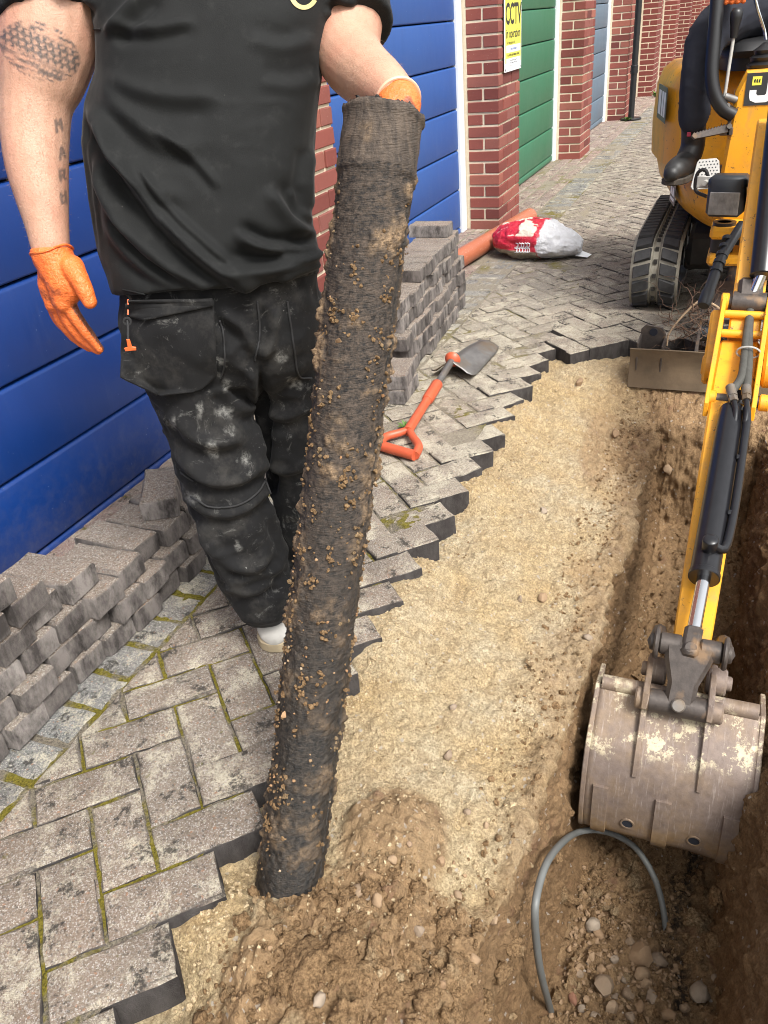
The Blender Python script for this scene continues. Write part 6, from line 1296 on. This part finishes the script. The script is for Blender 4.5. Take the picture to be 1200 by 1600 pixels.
for s_ in (-1,1):
    y = BYc+s_*.072; pts = []; 
    for i in range(0,15): p, nn = onb(i); pts.append((p+nn*(.012+.020*(1-i/14)))[[0,2]])
    for i in range(14,-1,-1): p, nn = onb(i); pts.append((p-nn*.004)[[0,2]])
    pts += [(B[0]+.03,B[2]-.03),(B[0]+.025,B[2]+.03),(B[0]-.02,B[2]+.035),(Sp[0]-.02,Sp[2]+.035),(Sp[0]-.035,Sp[2]-.0)]
    mb = MB(); mb.prism(pts,(0,y,0),(1,0,0),(0,0,1),.014,.002); mb.build('hanger_rib', M['rust'], BKT, 40)
    mb = MB(); mb.cyl(Sp+Yv*(s_*.060)-Yv*0,Sp+Yv*s_*.098,.026,18,ch=.004); mb.build('pin_boss', M['rust'], BKT, 40)
for yy in (.145,.0,-.150):
    mb = MB(); V = []; idx = list(range(17,32))
    for i in idx:
        p, nn = onb(i)
        for w_, h_ in ((-.019,.003),(-.017,.013),(.017,.013),(.019,.003)): V.append(p+nn*h_+np.array([0,BYc+yy+w_,0]))
    k = 4; m = len(idx); mb.add(V,[(i*k+j,i*k+j+1,(i+1)*k+j+1,(i+1)*k+j) for i in range(m-1) for j in range(3)]+[(0,1,2,3),tuple((m-1)*k+j for j in (3,2,1,0))]); mb.build('wear_strip', M['rust'], BKT, 40)
for yy in (.075,-.078):
    p, nn = onb(23); q = p+np.array([0,BYc+yy,0]); mb = MB(); mb.cyl(q+nn*.0045,q+nn*.0062,.0135,18); mb.build('drain_hole', M['darkgap'], BKT); mb = MB(); mb.ring(q+nn*.006,nn,.0165,.0130,.004,20); mb.build('hole_rim', M['rust'], BKT)

# ------------------------------------------------------------------ operator
OPR = empty('person', (4.4,0,1.1), 'excavator operator in dark navy trousers and black work boot, mostly out of frame', 'person')
M['navy'] = plain('navy_trousers', (.011,.013,.022), .85, var=.3, sc=20, bump=.3, bsc=250)
mb = MB()
def lw(mb, L, n=18):
    Q = spline(np.array(L,float), 8*len(L)); mb.tube(Q[:,:3],Q[:,3],n)
    for e in (0,-1): mb.sphere(Q[e,:3],Q[e,3]*.98,14,10)
hipz = np.array([4.48,-.03,1.20])
kl = atX(1104,62,4.03); al = atX(1084,185,3.97)
lw(mb, [(4.48,.06,1.20,.085),(4.25,.14,1.19,.08),(kl[0],kl[1],kl[2],.066),(al[0],al[1],al[2]+.1,.046),(al[0],al[1],al[2]-.0,.036)])
lw(mb, [(4.48,-.12,1.20,.085),(4.25,-.22,1.19,.08),(4.02,-.27,1.14,.06),(3.98,-.28,.9,.05),(3.97,-.28,.70,.042)])
lw(mb, [(4.50,-.03,1.18,.13),(4.52,-.03,1.35,.14),(4.52,-.03,1.55,.15),(4.50,-.03,1.68,.11)]); lw(mb, [(4.50,-.03,1.70,.06),(4.48,-.03,1.80,.055)]); mb.sphere((4.46,-.03,1.90),.10,20,14,(1.05,.85,1.2))
gh = atX(1150,-14,3.98)
lw(mb, [(4.50,.15,1.62,.06),(4.42,.22,1.42,.05),(gh[0]+.16,gh[1]+.05,gh[2]+.06,.042),(gh[0]+.03,gh[1],gh[2]+.01,.034)]); lw(mb, [(4.50,-.21,1.62,.06),(4.40,-.28,1.42,.05),(4.12,-.20,1.36,.038)])
ob_, OV = remesh('body', mb, M['skin'], .008, 4, OPR)
mb = MB(); lw(mb, [(4.50,.055,1.20,.11),(4.25,.14,1.20,.098),(kl[0],kl[1],kl[2]+.005,.079),(al[0],al[1],al[2]+.15,.068),(al[0]-.005,al[1],al[2]+.03,.064),(al[0],al[1],al[2]-.005,.060)]); lw(mb, [(4.50,-.115,1.20,.11),(4.25,-.22,1.20,.098),(4.02,-.27,1.145,.078),(3.98,-.28,.92,.066),(3.97,-.28,.76,.06)]); lw(mb, [(4.52,-.03,1.17,.16),(4.52,-.03,1.28,.15)])
remesh('trousers', mb, M['navy'], .007, 4, OPR, lambda V,N: N*(.006*fbm(V*np.array([9,9,5]),3,33)+.004*fbm(V*np.array([16,16,24]),2,34))[:,None])
mb = MB(); lw(mb, [(4.52,-.03,1.28,.165),(4.53,-.03,1.45,.165),(4.53,-.03,1.60,.165),(4.51,-.03,1.69,.10)]); lw(mb,[(4.50,.14,1.62,.08),(4.43,.215,1.46,.066)]); lw(mb,[(4.50,-.20,1.62,.08),(4.42,-.27,1.46,.066)]); remesh('work_top', mb, M['tee'], .009, 4, OPR)
mb = MB(); lw(mb,[(gh[0]+.05,gh[1]+.01,gh[2]+.02,.040),(gh[0],gh[1],gh[2],.042),(gh[0]-.04,gh[1]-.01,gh[2]-.005,.036)])
for k in range(4): lw(mb,[(gh[0]-.03,gh[1]+.03-.02*k,gh[2]+.01,.011),(gh[0]-.065,gh[1]+.03-.021*k,gh[2]-.005,.0105),(gh[0]-.06,gh[1]+.03-.021*k,gh[2]-.035,.010)],10)
lw(mb,[(gh[0]-.01,gh[1]+.04,gh[2],.013),(gh[0]-.05,gh[1]+.055,gh[2]-.012,.011)],10)
gl_, gv_ = remesh('glove', mb, M['glove'], .004, 3, OPR); setattr_(gl_,'grime',np.zeros(len(gv_)))
def boot(ank, heel, toe):
    h, t = np.array(heel), np.array(toe); d = t-h; L_ = np.linalg.norm(d); d /= L_; mb = MB(); lw(mb,[tuple(ank)+(.050,),(ank[0]*.5+h[0]*.5,ank[1]*.5+h[1]*.5,h[2]+.13,.050),(h[0]+d[0]*.06,h[1]+d[1]*.06,h[2]+.075,.052)]); lw(mb,[tuple(h+d*.05+UP*.062)+(.046,),tuple(h+d*L_*.45+UP*.062)+(.050,),tuple(h+d*L_*.78+UP*.052)+(.048,),tuple(h+d*L_*.93+UP*.045)+(.036,)])
    o_, _v = remesh('boot', mb, plain('scuffed_black_leather',(.017,.017,.017),.5,var=.6,sc=25,bump=.3,bsc=70), .005, 4, OPR); s_ = np.cross(UP,d); mb = MB(); out = [(0,.040),(.1*L_,.046),(.4*L_,.044),(.7*L_,.053),(.9*L_,.045),(1.0*L_,.018)]; mb.prism([(x,-y) for x,y in out]+[(x,y) for x,y in out[::-1]],h+UP*.014,d,s_,.026,.004); mb.build('boot_sole', plain('muddy_boot_sole',(.055,.045,.035),.85,var=.5,sc=40), o_); return o_
zt = .612; tp = atX(1047,276,3.80); hl = np.array([4.03,tp[1]-.07,zt]); bo = boot(np.array([al[0]+.005,al[1],al[2]-.005]), hl, np.array([tp[0],tp[1],zt]))
mb = MB(); mb.box(np.array([al[0]-.046,al[1]+.01,al[2]-.055]),(.006,.016,.018),ch=.002); mb.build('pull_tab', plain('red_tab',(.35,.03,.06),.7), bo)
boot(np.array([3.98,-.28,.78]), (4.05,-.27,zt), (3.80,-.30,zt))

# ------------------------------------------------------------------ grey hose in the trench
hp = [(872,1625),(858,1570),(845,1520),(838,1470),(836,1420),(843,1380),(856,1345),(880,1315),(905,1300),(930,1297),(960,1304),(990,1322),(1010,1348),(1025,1378),(1033,1405),(1038,1432),(1042,1470)]
hz = [-.62,-.62,-.61,-.58,-.55,-.52,-.50,-.50,-.51,-.53,-.56,-.59,-.62,-.65,-.68,-.71,-.76]
def atY(x, y, Y_):
    w = R@np.array([x-600, y-800, F]); return w*(Y_/w[1])+CAM
hq = [atY(x,y,[.165,.175,.185,.193,.197,.20,.197,.19][i]) if i < 8 else None for i, (x,y) in enumerate(hp)]; hq = [q if q is not None else atz(hp[i][0],hp[i][1],hz[i]) for i, q in enumerate(hq)]
mb = MB(); mb.tube(spline(hq,90),.0078,16); tag(mb.build('hose', plain('grey_plastic_hose',(.13,.135,.13),.5,var=.2,sc=20), None, 60), 'grey plastic water pipe looping out of the trench floor', 'hose')
# black broken pipe left in the floor
